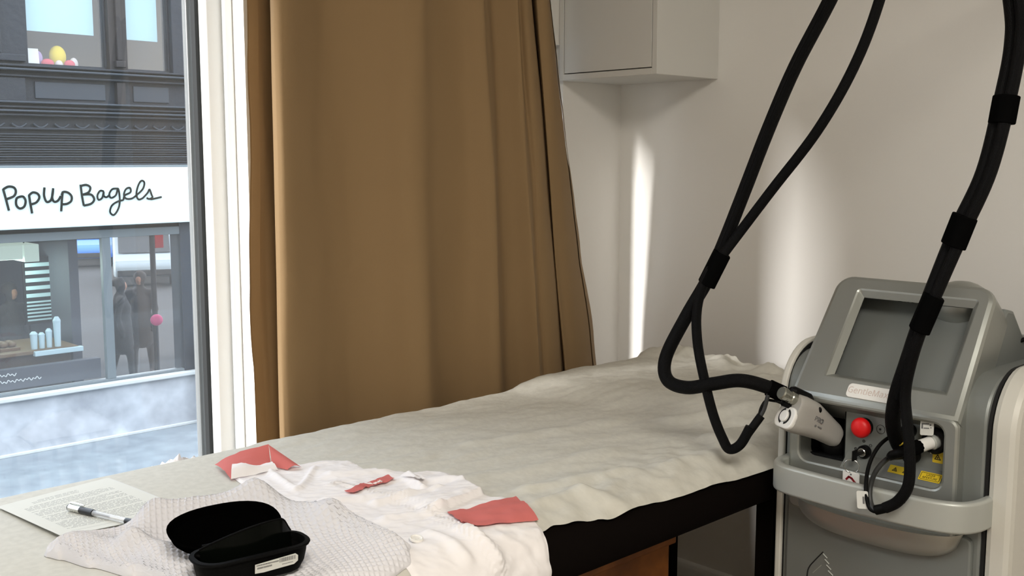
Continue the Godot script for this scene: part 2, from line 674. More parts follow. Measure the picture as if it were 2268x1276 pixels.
# ================================================================ build
func _ready() -> void:
	rng.seed = 7
	nz.seed = 4
	nz.frequency = 0.02
	nz.fractal_octaves = 3

	# camera
	var cam := Camera3D.new()
	cam.name = "camera"
	add_child(cam)
	cam.position = Vector3(0, EYE, 0)
	cam.rotation_order = EULER_ORDER_YXZ
	cam.rotation_degrees = Vector3(-6.98, -43.9, 0)
	cam.fov = rad_to_deg(2.0 * atan(638.0 / 2353.0))
	cam.near = 0.05
	cam.far = 200.0

	# daylight
	var env := Environment.new()
	env.background_mode = Environment.BG_SKY
	var sky := Sky.new()
	var ps := ProceduralSkyMaterial.new()
	ps.sky_top_color = Color(0.86, 0.90, 0.95)
	ps.sky_horizon_color = Color(0.97, 0.97, 0.965)
	ps.ground_bottom_color = Color(0.35, 0.35, 0.35)
	ps.ground_horizon_color = Color(0.5, 0.5, 0.5)
	sky.sky_material = ps
	env.sky = sky
	env.background_energy_multiplier = 0.30
	env.tonemap_mode = Environment.TONE_MAPPER_LINEAR
	env.tonemap_exposure = 15.8
	env.sdfgi_enabled = true
	env.ssao_enabled = true
	env.ssil_enabled = true
	var we := WorldEnvironment.new()
	we.name = "daylight"
	we.environment = env
	add_child(we)

	# low hazy sun, along the street from the left
	var sun := DirectionalLight3D.new()
	sun.name = "sun"
	sun.light_color = Color(1.0, 0.99, 0.98)
	sun.light_energy = 0.28
	sun.light_angular_distance = 10.0
	sun.shadow_enabled = true
	add_child(sun)
	sun.look_at_from_position(Vector3.ZERO, Vector3(1.0, -0.27, 0.20), Vector3.UP)

	make_materials()
	room()
	windows()
	street()
	curtain()
	wall_cabinet()
	radiator()
	table_and_sheet()
	robe()
	towel()
	papers_and_pen()
	spectacle_case()
	machine()
	hoses()
	ceiling_lamp()


# ---------------------------------------------------------------- room shell
func room() -> void:
	var g := Geo.new()
	span(g, Vector3(-2.4, -0.2, -2.50), Vector3(2.95, 0.0, 2.6))
	struct("floor", g, M.floor_wood)
	g = Geo.new()
	span(g, Vector3(-2.4, 2.9, -2.50), Vector3(2.95, 3.1, 2.6))
	struct("ceiling", g, M.ceiling_paint)
	g = Geo.new()
	span(g, Vector3(2.75, 0.0, -2.50), Vector3(2.95, 2.9, 2.6))
	struct("wall_right", g, M.wall_paint)
	g = Geo.new()
	span(g, Vector3(-2.4, 0.0, -2.50), Vector3(-2.2, 2.9, 2.6))
	struct("wall_left", g, M.wall_paint)
	g = Geo.new()
	span(g, Vector3(-2.2, 0.0, 2.4), Vector3(2.75, 2.9, 2.6))
	struct("wall_back", g, M.wall_paint)
	# window wall with two openings
	g = Geo.new()
	var z0 := -2.50
	var z1 := -2.335
	span(g, Vector3(-2.2, 0, z0), Vector3(-0.80, 2.9, z1))
	span(g, Vector3(1.35, 0, z0), Vector3(1.42, 2.9, z1))
	span(g, Vector3(2.47, 0, z0), Vector3(2.75, 2.9, z1))
	span(g, Vector3(-0.80, 0, z0), Vector3(1.35, 0.40, z1))
	span(g, Vector3(-0.80, 2.25, z0), Vector3(1.35, 2.9, z1))
	span(g, Vector3(1.42, 0, z0), Vector3(2.47, 0.40, z1))
	span(g, Vector3(1.42, 1.75, z0), Vector3(2.47, 2.9, z1))
	struct("wall_window", g, M.wall_paint)
	# moulded baseboard of the right wall
	g = Geo.new()
	var pr := PackedVector2Array([V2(2.75, 0), V2(2.728, 0), V2(2.728, 0.018), V2(2.734, 0.022), V2(2.734, 0.062), V2(2.738, 0.068), V2(2.738, 0.074), V2(2.743, 0.082), V2(2.75, 0.084)])
	plate(g, pr, Transform3D(Basis(), Vector3(0, 0, 0)), -2.335, 2.4)
	struct("baseboard_right", g, M.trim_paint)


func window_frame(called: String, x0: float, x1: float, y1 := 2.72) -> void:
	var g := Geo.new()
	var y0 := 0.40
	var f := 0.062
	# inner white frame with stepped profile
	var zz := [[-2.47, -2.405, 0.0, f], [-2.405, -2.388, 0.0, f - 0.040]]
	for q in zz:
		var a: float = q[0]
		var b: float = q[1]
		var i: float = q[2]
		var w: float = q[3]
		span(g, Vector3(x0 + i, y0 + i, a), Vector3(x0 + w, y1 - i, b), 0.003)
		span(g, Vector3(x1 - w, y0 + i, a), Vector3(x1 - i, y1 - i, b), 0.003)
		span(g, Vector3(x0 + w, y0 + i, a), Vector3(x1 - w, y0 + w, b), 0.003)
		span(g, Vector3(x0 + w, y1 - w, a), Vector3(x1 - w, y1 - i, b), 0.003)
	var o := struct(called, g, M.frame_white)
	# dark gasket and the grey outer frame behind it
	g = Geo.new()
	for s in [[x0 + f, x0 + f + 0.010], [x1 - f - 0.010, x1 - f]]:
		span(g, Vector3(s[0], y0 + f, -2.462), Vector3(s[1], y1 - f, -2.442))
	span(g, Vector3(x0 + f, y0 + f, -2.462), Vector3(x1 - f, y0 + f + 0.010, -2.442))
	span(g, Vector3(x0 + f, y1 - f - 0.010, -2.462), Vector3(x1 - f, y1 - f, -2.442))
	part(o, "gasket", g, M.gasket)
	g = Geo.new()
	for s in [[x0 + f, x0 + f + 0.016], [x1 - f - 0.016, x1 - f]]:
		span(g, Vector3(s[0], y0 + f, -2.497), Vector3(s[1], y1 - f, -2.474), 0.003)
	span(g, Vector3(x0 + f, y0 + f, -2.497), Vector3(x1 - f, y0 + f + 0.016, -2.474), 0.003)
	span(g, Vector3(x0 + f, y1 - f - 0.016, -2.497), Vector3(x1 - f, y1 - f, -2.474), 0.003)
	part(o, "outer_frame", g, M.frame_grey)
	g = Geo.new()
	g.quad(Vector3(x0 + f, y0 + f, -2.468), Vector3(x1 - f, y0 + f, -2.468), Vector3(x1 - f, y1 - f, -2.468), Vector3(x0 + f, y1 - f, -2.468))
	part(o, "pane", g, M.window_glass)
	# inner sill board
	g = Geo.new()
	span(g, Vector3(x0, y0 - 0.0, -2.392), Vector3(x1, y0 + 0.02, -2.30), 0.006)
	part(o, "window_sill", g, M.trim_paint)


func windows() -> void:
	window_frame("window_1", -0.80, 1.35, 2.25)
	window_frame("window_2", 1.42, 2.47, 1.75)


# ---------------------------------------------------------------- curtain
func curtain() -> void:
	# sight ratio x/|z| at eye level along the cloth, and the cloth's depth there
	var ra := [0.5817, 0.5952, 0.6101, 0.6258, 0.6315, 0.6202, 0.6112, 0.6101, 0.6135, 0.6258, 0.6547, 0.6845, 0.7217, 0.7606, 0.7909, 0.8222, 0.8437, 0.8806, 0.9191, 0.9333, 0.9445, 0.9672, 0.988, 0.9973, 1.0058, 1.0179, 1.0292, 1.0335, 1.0371, 1.0388, 1.0477, 1.064, 1.078, 1.086]
	var za := [2.175, 2.185, 2.20, 2.215, 2.205, 2.165, 2.135, 2.11, 2.092, 2.085, 2.115, 2.142, 2.148, 2.132, 2.105, 2.088, 2.118, 2.142, 2.112, 2.116, 2.158, 2.155, 2.135, 2.128, 2.145, 2.135, 2.165, 2.235, 2.235, 2.175, 2.165, 2.175, 2.22, 2.275]
	var pts := []
	for i in ra.size():
		pts.append(Vector3(ra[i] * za[i], 0, -za[i]))
	var c := curve(pts, 5)
	var rows := []
	var back := []
	var nh := 70
	var hem := Geo.new()
	var hem_r := Geo.new()
	var hr := []
	var hr2 := []
	for r in nh + 1:
		var y := lerpf(2.66, 0.06, float(r) / nh)
		var row := PackedVector3Array()
		for i in c.size():
			var p := c[i]
			var s := float(i) / (c.size() - 1)
			var drop := (1.24 - y)
			# cloth flares to the right towards the floor
			var flare := 0.155 * pow(clampf((p.x - 1.5) / 0.85, 0.0, 1.3), 2.0) * (drop / 1.03)
			var gather := 1.0 - 0.25 * smoothstep(0.4, -1.2, drop)
			var x := p.x + flare
			var z := p.z
			# soft secondary folds that drift with height
			z += 0.012 * sin(s * 46.0 + y * 1.3) * smoothstep(0.28, 0.36, s) * gather * (1.0 - 0.6 * smoothstep(0.62, 0.7, s))
			z += 0.014 * nz.get_noise_2d(s * 420.0, y * 26.0)
			x += 0.008 * nz.get_noise_2d(s * 160.0 + 77.0, y * 40.0)
			if s < 0.05:
				x += 0.006 * nz.get_noise_2d(9.0, y * 130.0) * (1.0 - s / 0.05)
				x += 0.018 * smoothstep(0.75, 0.5, y) - 0.012 * exp(-pow((y - 1.05) / 0.25, 2.0))
			if s > 0.95:
				x += 0.012 * nz.get_noise_2d(51.0, y * 120.0) * (s - 0.95) / 0.05
			row.append(Vector3(x, y, z))
		rows.append(row)
		hr.append(PackedVector3Array([row[0] + Vector3(0, 0, 0.003), row[2] + Vector3(0, 0, 0.003), row[4] + Vector3(0.002, 0, 0.0035), row[4] + Vector3(0.003, 0, 0.001)]))
		var e := row.size() - 1
		hr2.append(PackedVector3Array([row[e] + Vector3(0.002, 0, 0.001), row[e - 2] + Vector3(0.003, 0, 0.003), row[e - 4] + Vector3(0.001, 0, 0.003)]))
	var g := Geo.new()
	g.grid(rows)
	# back of the cloth, two millimetres behind
	var n0 := g.n.duplicate()
	var w: int = rows[0].size()
	for r in rows.size():
		var row := PackedVector3Array()
		for i in w:
			row.append(rows[r][i] - n0[r * w + i] * 0.002)
		back.append(row)
	g.grid(back)
	var o := thing("curtain", "long plain tan curtain hanging in folds beside the window", "curtain", Vector3(1.85, 0.06, -2.14))
	part(o, "cloth", g, M.curtain_cloth)
	hem.grid(hr)
	part(o, "side_hem", hem, M.curtain_cloth)
	hem_r.grid(hr2)
	part(o, "side_hem", hem_r, M.curtain_cloth)
	# rail under the ceiling that carries it
	g = Geo.new()
	rod(g, Vector3(0.9, 2.70, -2.15), Vector3(2.74, 2.70, -2.15), 0.013)
	var rail := thing("curtain_rail", "round rail close under the ceiling carrying the tan curtain", "curtain rail", Vector3(1.8, 2.70, -2.15))
	part(rail, "pole", g, M.frame_white)
	for x in [1.0, 2.6]:
		g = Geo.new()
		rod(g, Vector3(x, 2.70, -2.15), Vector3(x, 2.90, -2.15), 0.008, 8)
		part(rail, "hanger", g, M.frame_white)


# ---------------------------------------------------------------- cabinet on the right wall
func wall_cabinet() -> void:
	var y0 := 1.64
	var y1 := 2.44
	var z0 := -2.333
	var z1 := -1.947
	var x0 := 2.45
	var o := thing("wall_cabinet", "pale grey flat-door cabinet mounted high on the wall above the bed", "cabinet", Vector3(2.6, y0, -2.14))
	var g := Geo.new()
	var t := 0.018
	span(g, Vector3(x0, y0, z1 - t), Vector3(2.75, y1, z1), 0.0012)
	part(o, "side_panel", g, M.cabinet_paint)
	g = Geo.new()
	span(g, Vector3(x0, y0, z0), Vector3(2.75, y1, z0 + t), 0.0012)
	part(o, "side_panel", g, M.cabinet_paint)
	g = Geo.new()
	span(g, Vector3(x0, y0, z0 + t), Vector3(2.75, y0 + t, z1 - t), 0.0012)
	part(o, "bottom_panel", g, M.cabinet_paint)
	g = Geo.new()
	span(g, Vector3(x0, y1 - t, z0 + t), Vector3(2.75, y1, z1 - t), 0.0012)
	part(o, "top_panel", g, M.cabinet_paint)
	g = Geo.new()
	span(g, Vector3(2.74, y0 + t, z0 + t), Vector3(2.748, y1 - t, z1 - t))
	part(o, "back_panel", g, M.cabinet_paint)
	g = Geo.new()
	span(g, Vector3(x0 + 0.001, y0 + t + 0.003, z0 + t + 0.003), Vector3(x0 + 0.018, y1 - t - 0.003, z1 - t - 0.003), 0.0012)
	part(o, "door", g, M.cabinet_paint)


# ---------------------------------------------------------------- radiator below the window, mirrored in the pane
func radiator() -> void:
	var o := thing("radiator", "white column radiator standing below the window behind the bed", "radiator", Vector3(0.75, 0, -2.16))
	for i in 18:
		var x := 0.32 + i * 0.05
		var g := Geo.new()
		for zc in [-2.20, -2.155, -2.11]:
			var p := curve([Vector3(x, 0.10, zc), Vector3(x, 0.30, zc), Vector3(x, 0.60, zc)], 2)
			tube(g, p, 0.015, 8)
		var top := PackedVector2Array(rr(0.13, 0.07, 0.034, 4))
		plate(g, top, Transform3D(Basis(Vector3(0, 0, 1), Vector3(0, 1, 0), Vector3(1, 0, 0)), Vector3(x, 0.650, -2.155)), -0.019, 0.019, 0.006, true)
		plate(g, top, Transform3D(Basis(Vector3(0, 0, 1), Vector3(0, 1, 0), Vector3(1, 0, 0)), Vector3(x, 0.10, -2.155)), -0.019, 0.019, 0.006, true)
		part(o, "section", g, M.radiator_white)
	for x in [0.32, 1.17]:
		var g := Geo.new()
		span(g, Vector3(x - 0.015, 0, -2.19), Vector3(x + 0.015, 0.08, -2.12), 0.004)
		part(o, "foot", g, M.radiator_white)


	# crumpled cloth on top of it
	var rows := []
	for i in 25:
		var row := PackedVector3Array()
		for k in 17:
			var s := i / 24.0
			var t := k / 16.0
			var e := pow(sin(PI * s) * sin(PI * t), 0.5)
			row.append(Vector3(lerpf(0.94, 1.16, s) + 0.01 * nz.get_noise_2d(s * 300.0, t * 300.0), 0.686 + e * (0.045 + 0.035 * nz.get_noise_2d(s * 420.0 + 5.0, t * 380.0)), lerpf(-2.21, -2.10, t)))
		rows.append(row)
	var gc := Geo.new()
	gc.grid(rows)
	solo("crumpled_cloth", gc, M.white_cotton, "small crumpled white cloth lying on the radiator by the window frame", "cloth")


# ---------------------------------------------------------------- treatment table and its paper
func table_and_sheet() -> void:
	var o := thing("treatment_table", "black padded treatment table under a white disposable sheet", "treatment table", Vector3(1.45, 0, -1.55))
	# padded top: rounded cross-section
	var g := Geo.new()
	var sec := PackedVector2Array()
	for i in 9:
		var a := PI / 2 * i / 8
		sec.append(V2(-1.232 + 0.08 * sin(a), 0.72 + 0.08 * cos(a)))
	sec.append(V2(-1.154, 0.705))
	sec.append(V2(-1.162, 0.700))
	sec.append(V2(-1.925, 0.700))
	sec.append(V2(-1.932, 0.705))
	for i in 5:
		var a := PI / 2 * (1.0 - i / 4.0)
		sec.append(V2(-1.90 - 0.032 * sin(a), 0.768 + 0.032 * cos(a)))
	var rings := []
	for q in [[0.42, 0.02], [0.425, 0.006], [0.44, 0.0], [2.45, 0.0], [2.465, 0.006], [2.47, 0.02]]:
		var ring := PackedVector3Array()
		for p in inset(sec, q[1]):
			ring.append(Vector3(q[0], p.y, p.x))
		rings.append(ring)
	g.loft(rings)
	part(o, "padded_top", g, M.vinyl_black)
	g = Geo.new()
	span(g, Vector3(0.50, 0.675, -1.89), Vector3(2.42, 0.70, -1.24), 0.004)
	part(o, "frame", g, M.vinyl_black)
	for p in [V2(0.55, -1.84), V2(0.55, -1.19), V2(1.50, -1.86), V2(1.905, -1.19)]:
		g = Geo.new()
		span(g, Vector3(p.x - 0.022, 0, p.y - 0.022), Vector3(p.x + 0.022, 0.70, p.y + 0.022), 0.004)
		part(o, "leg", g, M.vinyl_black)
	g = Geo.new()
	span(g, Vector3(2.36, 0, -1.84), Vector3(2.40, 0.70, -1.80), 0.004)
	part(o, "leg", g, M.vinyl_black)
	# dark grip at the head end, by the curtain
	g = Geo.new()
	blob(g, Vector3(2.30, 0.735, -2.02), Vector3(0.022, 0.03, 0.03), 14)
	rod(g, Vector3(2.30, 0.725, -2.02), Vector3(2.30, 0.725, -1.92), 0.010)
	part(o, "grip", g, M.gasket, "dark grey rounded grip")

	var wb := thing("storage_box", "brown wooden chest standing on the floor beneath the bed", "chest", Vector3(1.2, 0, -1.5))
	g = Geo.new()
	span(g, Vector3(0.70, 0.02, -1.80), Vector3(1.665, 0.63, -1.27), 0.004)
	part(wb, "body", g, M.wood_brown)
	g = Geo.new()
	span(g, Vector3(0.69, 0.63, -1.81), Vector3(1.668, 0.65, -1.255), 0.004)
	part(wb, "lid", g, M.wood_brown)
	for x in [0.75, 1.62]:
		for z in [-1.75, -1.32]:
			g = Geo.new()
			span(g, Vector3(x - 0.02, 0, z - 0.02), Vector3(x + 0.02, 0.02, z + 0.02))
			part(wb, "foot", g, M.wood_brown)

	# disposable sheet
	var hem := [V2(0.4, -1.10), V2(1.12, -1.12), V2(1.2, -1.180), V2(1.234, -1.185), V2(1.269, -1.178), V2(1.335, -1.170), V2(1.351, -1.164), V2(1.422, -1.166), V2(1.617, -1.159), V2(1.84, -1.151), V2(2.50, -1.14)]
	var rows := []
	var nx := 270
	var nq := 120
	for i in nx + 1:
		var x := lerpf(0.41, 2.49, float(i) / nx)
		var q1 := table(hem, x) + 0.003 * nz.get_noise_1d(x * 300.0)
		var q0 := -1.985 + 0.02 * nz.get_noise_1d(x * 90.0 + 60.0)
		var row := PackedVector3Array()
		for k in nq + 1:
			var q := lerpf(q0, q1, float(k) / nq)
			var xx := x
			if i > nx - 12:
				xx += 0.03 * nz.get_noise_2d(3.0, q * 300.0) * (i - nx + 12) / 12.0
			row.append(bed_point(xx, q, sheet_h(x, q)))
		rows.append(row)
	g = Geo.new()
	g.grid(rows)
	solo("bed_sheet", g, M.paper_sheet, "crinkled off-white disposable sheet spread over the treatment table", "bed sheet")


# patch on the bed between four (x, q) corners, lifted over a height function
func patch(f: Callable, a: Vector2, b: Vector2, c: Vector2, d: Vector2, up: float, nu := 16, nv := 8, wave := 0.0) -> Geo:
	var rows := []
	var low := []
	for i in nu + 1:
		var row := PackedVector3Array()
		for k in nv + 1:
			var s := float(i) / nu
			var t := float(k) / nv
			var p := a.lerp(b, s).lerp(d.lerp(c, s), t)
			p.y += wave * nz.get_noise_2d(s * 200.0, t * 60.0)
			var hh: float = f.call(p.x, p.y)
			row.append(bed_point(p.x, p.y, hh + up + wave * 0.3 * nz.get_noise_2d(p.x * 900.0, p.y * 900.0)))
		rows.append(row)
	var g := Geo.new()
	g.grid(rows)
	return g


# ---------------------------------------------------------------- white robe with pink bands
func robe() -> void:
	var xl := [V2(-1.77, 0.965), V2(-1.70, 0.955), V2(-1.65, 0.950), V2(-1.574, 0.955), V2(-1.445, 0.955), V2(-1.295, 0.945), V2(-1.214, 0.935), V2(-1.10, 0.925), V2(-0.93, 0.92)]
	var xr := [V2(-1.77, 1.03), V2(-1.735, 1.10), V2(-1.706, 1.165), V2(-1.69, 1.185), V2(-1.64, 1.172), V2(-1.583, 1.18), V2(-1.558, 1.22), V2(-1.507, 1.272), V2(-1.455, 1.261), V2(-1.354, 1.232), V2(-1.298, 1.243), V2(-1.196, 1.204), V2(-1.131, 1.19), V2(-0.93, 1.20)]
	var o := thing("white_robe", "white cotton robe with salmon pink bands laid across the bed", "robe", Vector3(1.1, 0.80, -1.4))
	var rows := []
	var nq := 300
	var nx := 120
	for i in nq + 1:
		var q := lerpf(-1.77, -0.93, float(i) / nq)
		var a := table(xl, q)
		var b := table(xr, q)
		var row := PackedVector3Array()
		for k in nx + 1:
			var s := float(k) / nx
			var x := lerpf(a, b, s)
			var edge := smoothstep(0.0, 0.04, s) * smoothstep(1.0, 0.96, s) * smoothstep(-1.77, -1.755, q)
			var h := lerpf(sheet_h(x, q) + 0.001, robe_h(x, q), edge)
			row.append(bed_point(x, q, h))
		rows.append(row)
	var g := Geo.new()
	g.grid(rows)
	part(o, "cloth", g, M.white_cotton)
	# pink collar, partly turned up
	g = Geo.new()
	var c1 := [Vector3(0.969, 0.812, -1.835), Vector3(0.984, 0.826, -1.819), Vector3(1.02, 0.838, -1.805), Vector3(1.058, 0.845, -1.784)]
	var c0 := [Vector3(0.949, 0.808, -1.735), Vector3(0.975, 0.816, -1.755), Vector3(1.008, 0.818, -1.755), Vector3(1.041, 0.813, -1.748)]
	rows = []
	for i in 13:
		var s := float(i) / 12
		var up := curve(c1, 4)[i]
		var lo := curve(c0, 4)[i]
		var row := PackedVector3Array()
		for k in 9:
			var t := float(k) / 8
			var p := lo.lerp(up, t)
			p.y += 0.006 * sin(t * PI) * (1.0 - s) - 0.004 * sin(t * PI) * s + 0.002 * nz.get_noise_2d(s * 300.0, t * 200.0)
			row.append(p)
		rows.append(row)
	g.grid(rows)
	part(o, "collar", g, M.pink_cotton, "salmon pink collar half, turned up")
	g = Geo.new()
	rows = []
	for i in 11:
		var s := float(i) / 10
		var up := Vector3(1.058, 0.845, -1.784).lerp(Vector3(1.081, 0.812, -1.704), s)
		var lo := Vector3(1.042, 0.813, -1.747).lerp(Vector3(1.054, 0.811, -1.712), s)
		var row := PackedVector3Array()
		for k in 7:
			var t := float(k) / 6
			row.append(lo.lerp(up, t) + Vector3(0, 0.006 * sin(t * PI), 0))
		rows.append(row)
	g.grid(rows)
	part(o, "collar", g, M.pink_cotton, "salmon pink collar half, lying flat")
	# fold of white cloth turned over the collar's inner side
	g = Geo.new()
	rows = []
	for i in 11:
		var s := float(i) / 10
		var lo := Vector3(0.950, 0.809, -1.738).lerp(Vector3(1.040, 0.812, -1.722), s)
		var hi := Vector3(0.972, 0.826, -1.772).lerp(Vector3(1.041, 0.816, -1.750), s) + Vector3(0, 0.004 * sin(s * 7.0), 0.006 * sin(s * 5.0))
		var row := PackedVector3Array()
		for k in 9:
			var t := k / 8.0
			row.append(lo.lerp(hi, t) + Vector3(0, 0.007 * sin(t * PI) + 0.002 * nz.get_noise_2d(s * 400.0, t * 200.0), 0))
		rows.append(row)
	g.grid(rows)
	part(o, "neck_facing", g, M.white_cotton)
	# broad pink band
	g = patch(robe_h, V2(1.106, -1.305), V2(1.251, -1.290), V2(1.206, -1.196), V2(1.079, -1.226), 0.004, 22, 12)
	part(o, "pink_band", g, M.pink_cotton, "broad salmon pink band near the bed edge")
	# woven label with a stitched word
	var lab := patch(robe_h, V2(1.050, -1.520), V2(1.170, -1.550), V2(1.164, -1.522), V2(1.056, -1.499), 0.004, 20, 5)
	var lo2 := part(o, "label_tape", lab, M.pink_cotton, "narrow pink tape with white stitched writing")
	g = Geo.new()
	var word := [[V2(0.0, 1.0), V2(0.08, 0.1), V2(0.16, 0.8), V2(0.24, 0.1), V2(0.34, 1.0)], [V2(0.44, 0.5), V2(0.38, 0.2), V2(0.46, 0.0), V2(0.54, 0.3), V2(0.48, 0.55), V2(0.60, 0.5)], [V2(0.60, 0.5), V2(0.62, 0.1), V2(0.70, 0.1), V2(0.74, 0.5), V2(0.76, 0.05)], [V2(0.90, 0.5), V2(0.83, 0.4), V2(0.92, 0.15), V2(0.84, 0.0)]]
	for st in word:
		var p := []
		for q in st:
			var s: float = 0.42 + q.x * 0.34
			var t: float = 0.80 - q.y * 0.62
			var b := V2(1.050, -1.520).lerp(V2(1.170, -1.550), s).lerp(V2(1.056, -1.499).lerp(V2(1.164, -1.522), s), t)
			p.append(bed_point(b.x, b.y, robe_h(b.x, b.y) + 0.0048))
		tube(g, curve(p, 4), 0.0009, 6)
	part(lo2, "stitched_writing", g, M.thread_white)
	# small turned tab on the chest
	g = patch(robe_h, V2(1.176, -1.515), V2(1.198, -1.50), V2(1.192, -1.468), V2(1.174, -1.462), 0.007, 6, 6)
	part(o, "tab", g, M.white_cotton)
	# button
	g = Geo.new()
	var bp := bed_point(0.993, -1.246, robe_h(0.993, -1.246) + 0.002)
	lathe(g, [V2(0.0, 0.0), V2(0.0102, 0.0), V2(0.0112, 0.0015), V2(0.0108, 0.0034), V2(0.0092, 0.0042), V2(0.0080, 0.0034), V2(0.0070, 0.0024), V2(0.0, 0.0021)], Transform3D(Basis(Vector3(1, 0, 0), Vector3(0, 0, -1), Vector3(0, 1, 0)).rotated(Vector3(1, 0, 0), 0.18), bp), 28)
	for d in [V2(0.003, 0.003), V2(-0.003, 0.003), V2(-0.003, -0.003), V2(0.003, -0.003)]:
		blob(g, bp + Vector3(d.x * 0.8, 0.0024, d.y * 0.8), Vector3(0.0009, 0.0006, 0.0009), 8)
	part(o, "button", g, M.button_white, "round white shirt button")


# ---------------------------------------------------------------- honeycomb towel
func towel() -> void:
	var qb := [V2(0.560, -1.600), V2(0.571, -1.612), V2(0.605, -1.628), V2(0.635, -1.615), V2(0.699, -1.605), V2(0.732, -1.635), V2(0.787, -1.645), V2(0.838, -1.625), V2(0.882, -1.585), V2(0.917, -1.52), V2(0.942, -1.42), V2(0.967, -1.29), V2(0.972, -1.25)]
	var qf := [V2(0.560, -1.590), V2(0.571, -1.565), V2(0.590, -1.50), V2(0.62, -1.42), V2(0.66, -1.30), V2(0.72, -1.22), V2(0.80, -1.20), V2(0.90, -1.19), V2(0.94, -1.198), V2(0.967, -1.225), V2(0.972, -1.24)]
	var rows := []
	var cell := 0.0094
	var nx := 290
	var nq := 290
	for i in nx + 1:
		var x := lerpf(0.560, 0.972, float(i) / nx)
		var a := table(qb, x)
		var b := table(qf, x)
		var row := PackedVector3Array()
		for k in nq + 1:
			var s := float(k) / nq
			# edges pulled together so that the outline is soft
			var q := lerpf(a, b, s)
			var edge := minf(minf(s * (b - a), (1.0 - s) * (b - a)), minf(x - 0.560, 0.972 - x))
			var roll := sqrt(clampf(edge / 0.016, 0.0, 1.0))
			var h := lerpf(sheet_h(x, q) + 0.001, towel_h(x, q), roll)
			# honeycomb: square pits between raised ridges, skewed by the cloth's lie
			var u := (x + 0.35 * (q + 1.4) + 0.02 * nz.get_noise_2d(x * 120.0, q * 120.0)) / cell
			var w := (q - 0.25 * x + 0.02 * nz.get_noise_2d(x * 120.0 + 300.0, q * 120.0)) / cell
			var rid := maxf(absf(fposmod(u, 1.0) - 0.5), absf(fposmod(w, 1.0) - 0.5)) * 2.0
			h += 0.0046 * (rid * rid - 0.5) * roll
			row.append(bed_point(x, q, h))
		rows.append(row)
	var g := Geo.new()
	g.grid(rows)
	solo("waffle_towel", g, M.waffle_cotton, "crumpled white waffle-weave towel under the black spectacle case", "towel")


# ---------------------------------------------------------------- forms and pen
func papers_and_pen() -> void:
	var A := V2(0.583, -1.875)
	var B := V2(0.788, -1.907)
	var C := V2(0.812, -1.640)
	var D := V2(0.602, -1.642)
	for i in 4:
		var sh := V2(0.0015, -0.001) * (3 - i) + V2(rng.randf_range(-0.002, 0.002), rng.randf_range(-0.002, 0.002)) * (1.0 if i < 3 else 0.0)
		var rows := []
		var up := 0.0066 + i * 0.0007
		for r in 17:
			var row := PackedVector3Array()
			for k in 17:
				var s := k / 16.0
				var t := r / 16.0
				var p := A.lerp(B, s).lerp(D.lerp(C, s), t) + sh
				var curl := 0.005 * pow(1.0 - s, 3.0) * t * (0.35 + 0.22 * i)
				row.append(Vector3(p.x, 0.80 + up + curl + 0.0006 * sin(t * 5.0) * s, p.y))
			rows.append(row)
		var g := Geo.new()
		g.grid(rows)
		var m: StandardMaterial3D = M.label_white
		var what: String = ["undermost printed sheet of the paper stack beside the pen", "second sheet from the bottom of the paper stack", "sheet just below the top form of the paper stack", "printed form lying on top of the paper stack under the pen"][i]
		if i == 3:
			m = form_material()
		solo("paper_form", g, m, what, "paper", "sheets of the form stack")
	# pen lying on the top form: cap end, grip, clear barrel with refill, end plug
	var a := Vector3(0.662, 0.8165, -1.765)
	var b := Vector3(0.708, 0.8150, -1.622)
	var t := along(a, b)
	var L := a.distance_to(b)
	var o := thing("ballpoint_pen", "clear ballpoint pen with dark cap lying on the printed form", "pen", a.lerp(b, 0.5) - Vector3(0, 0.005, 0))
	var g := Geo.new()
	lathe(g, [V2(0.0, 0.0), V2(0.0042, 0.0), V2(0.0052, 0.001), V2(0.0058, 0.012), V2(0.0058, 0.060), V2(0.0054, 0.061), V2(0.0, 0.061)], t, 20)
	var cap := part(o, "cap", g, M.pen_dark)
	g = Geo.new()
	var cl := PackedVector3Array([t * Vector3(0.002, 0.0075, 0.003), t * Vector3(0.002, 0.0085, 0.018), t * Vector3(0.002, 0.0075, 0.036)])
	tube(g, curve([cl[0], cl[1], cl[2]], 4), 0.0016, 8)
	part(cap, "clip", g, M.chrome)
	g = Geo.new()
	lathe(g, [V2(0.0060, 0.004), V2(0.0060, 0.030)], t, 20)
	part(cap, "metal_band", g, M.chrome, "shiny silver sleeve")
	g = Geo.new()
	lathe(g, [V2(0.0048, 0.061), V2(0.0048, L - 0.012)], t, 20, true)
	part(o, "barrel", g, M.pen_clear)
	g = Geo.new()
	lathe(g, [V2(0.0, 0.061), V2(0.0018, 0.061), V2(0.0018, 0.100), V2(0.0, 0.100)], t, 10)
	part(o, "refill", g, M.pen_dark)
	g = Geo.new()
	lathe(g, [V2(0.0, 0.100), V2(0.0018, 0.100), V2(0.0018, L - 0.014), V2(0.0, L - 0.014)], t, 10)
	part(o, "refill_tube", g, M.white_plastic)
	g = Geo.new()
	lathe(g, [V2(0.0, L - 0.014), V2(0.0049, L - 0.014), V2(0.0052, L - 0.012), V2(0.0052, L - 0.001), V2(0.0045, L), V2(0.0, L)], t, 20)
	part(o, "end_plug", g, M.pen_dark)


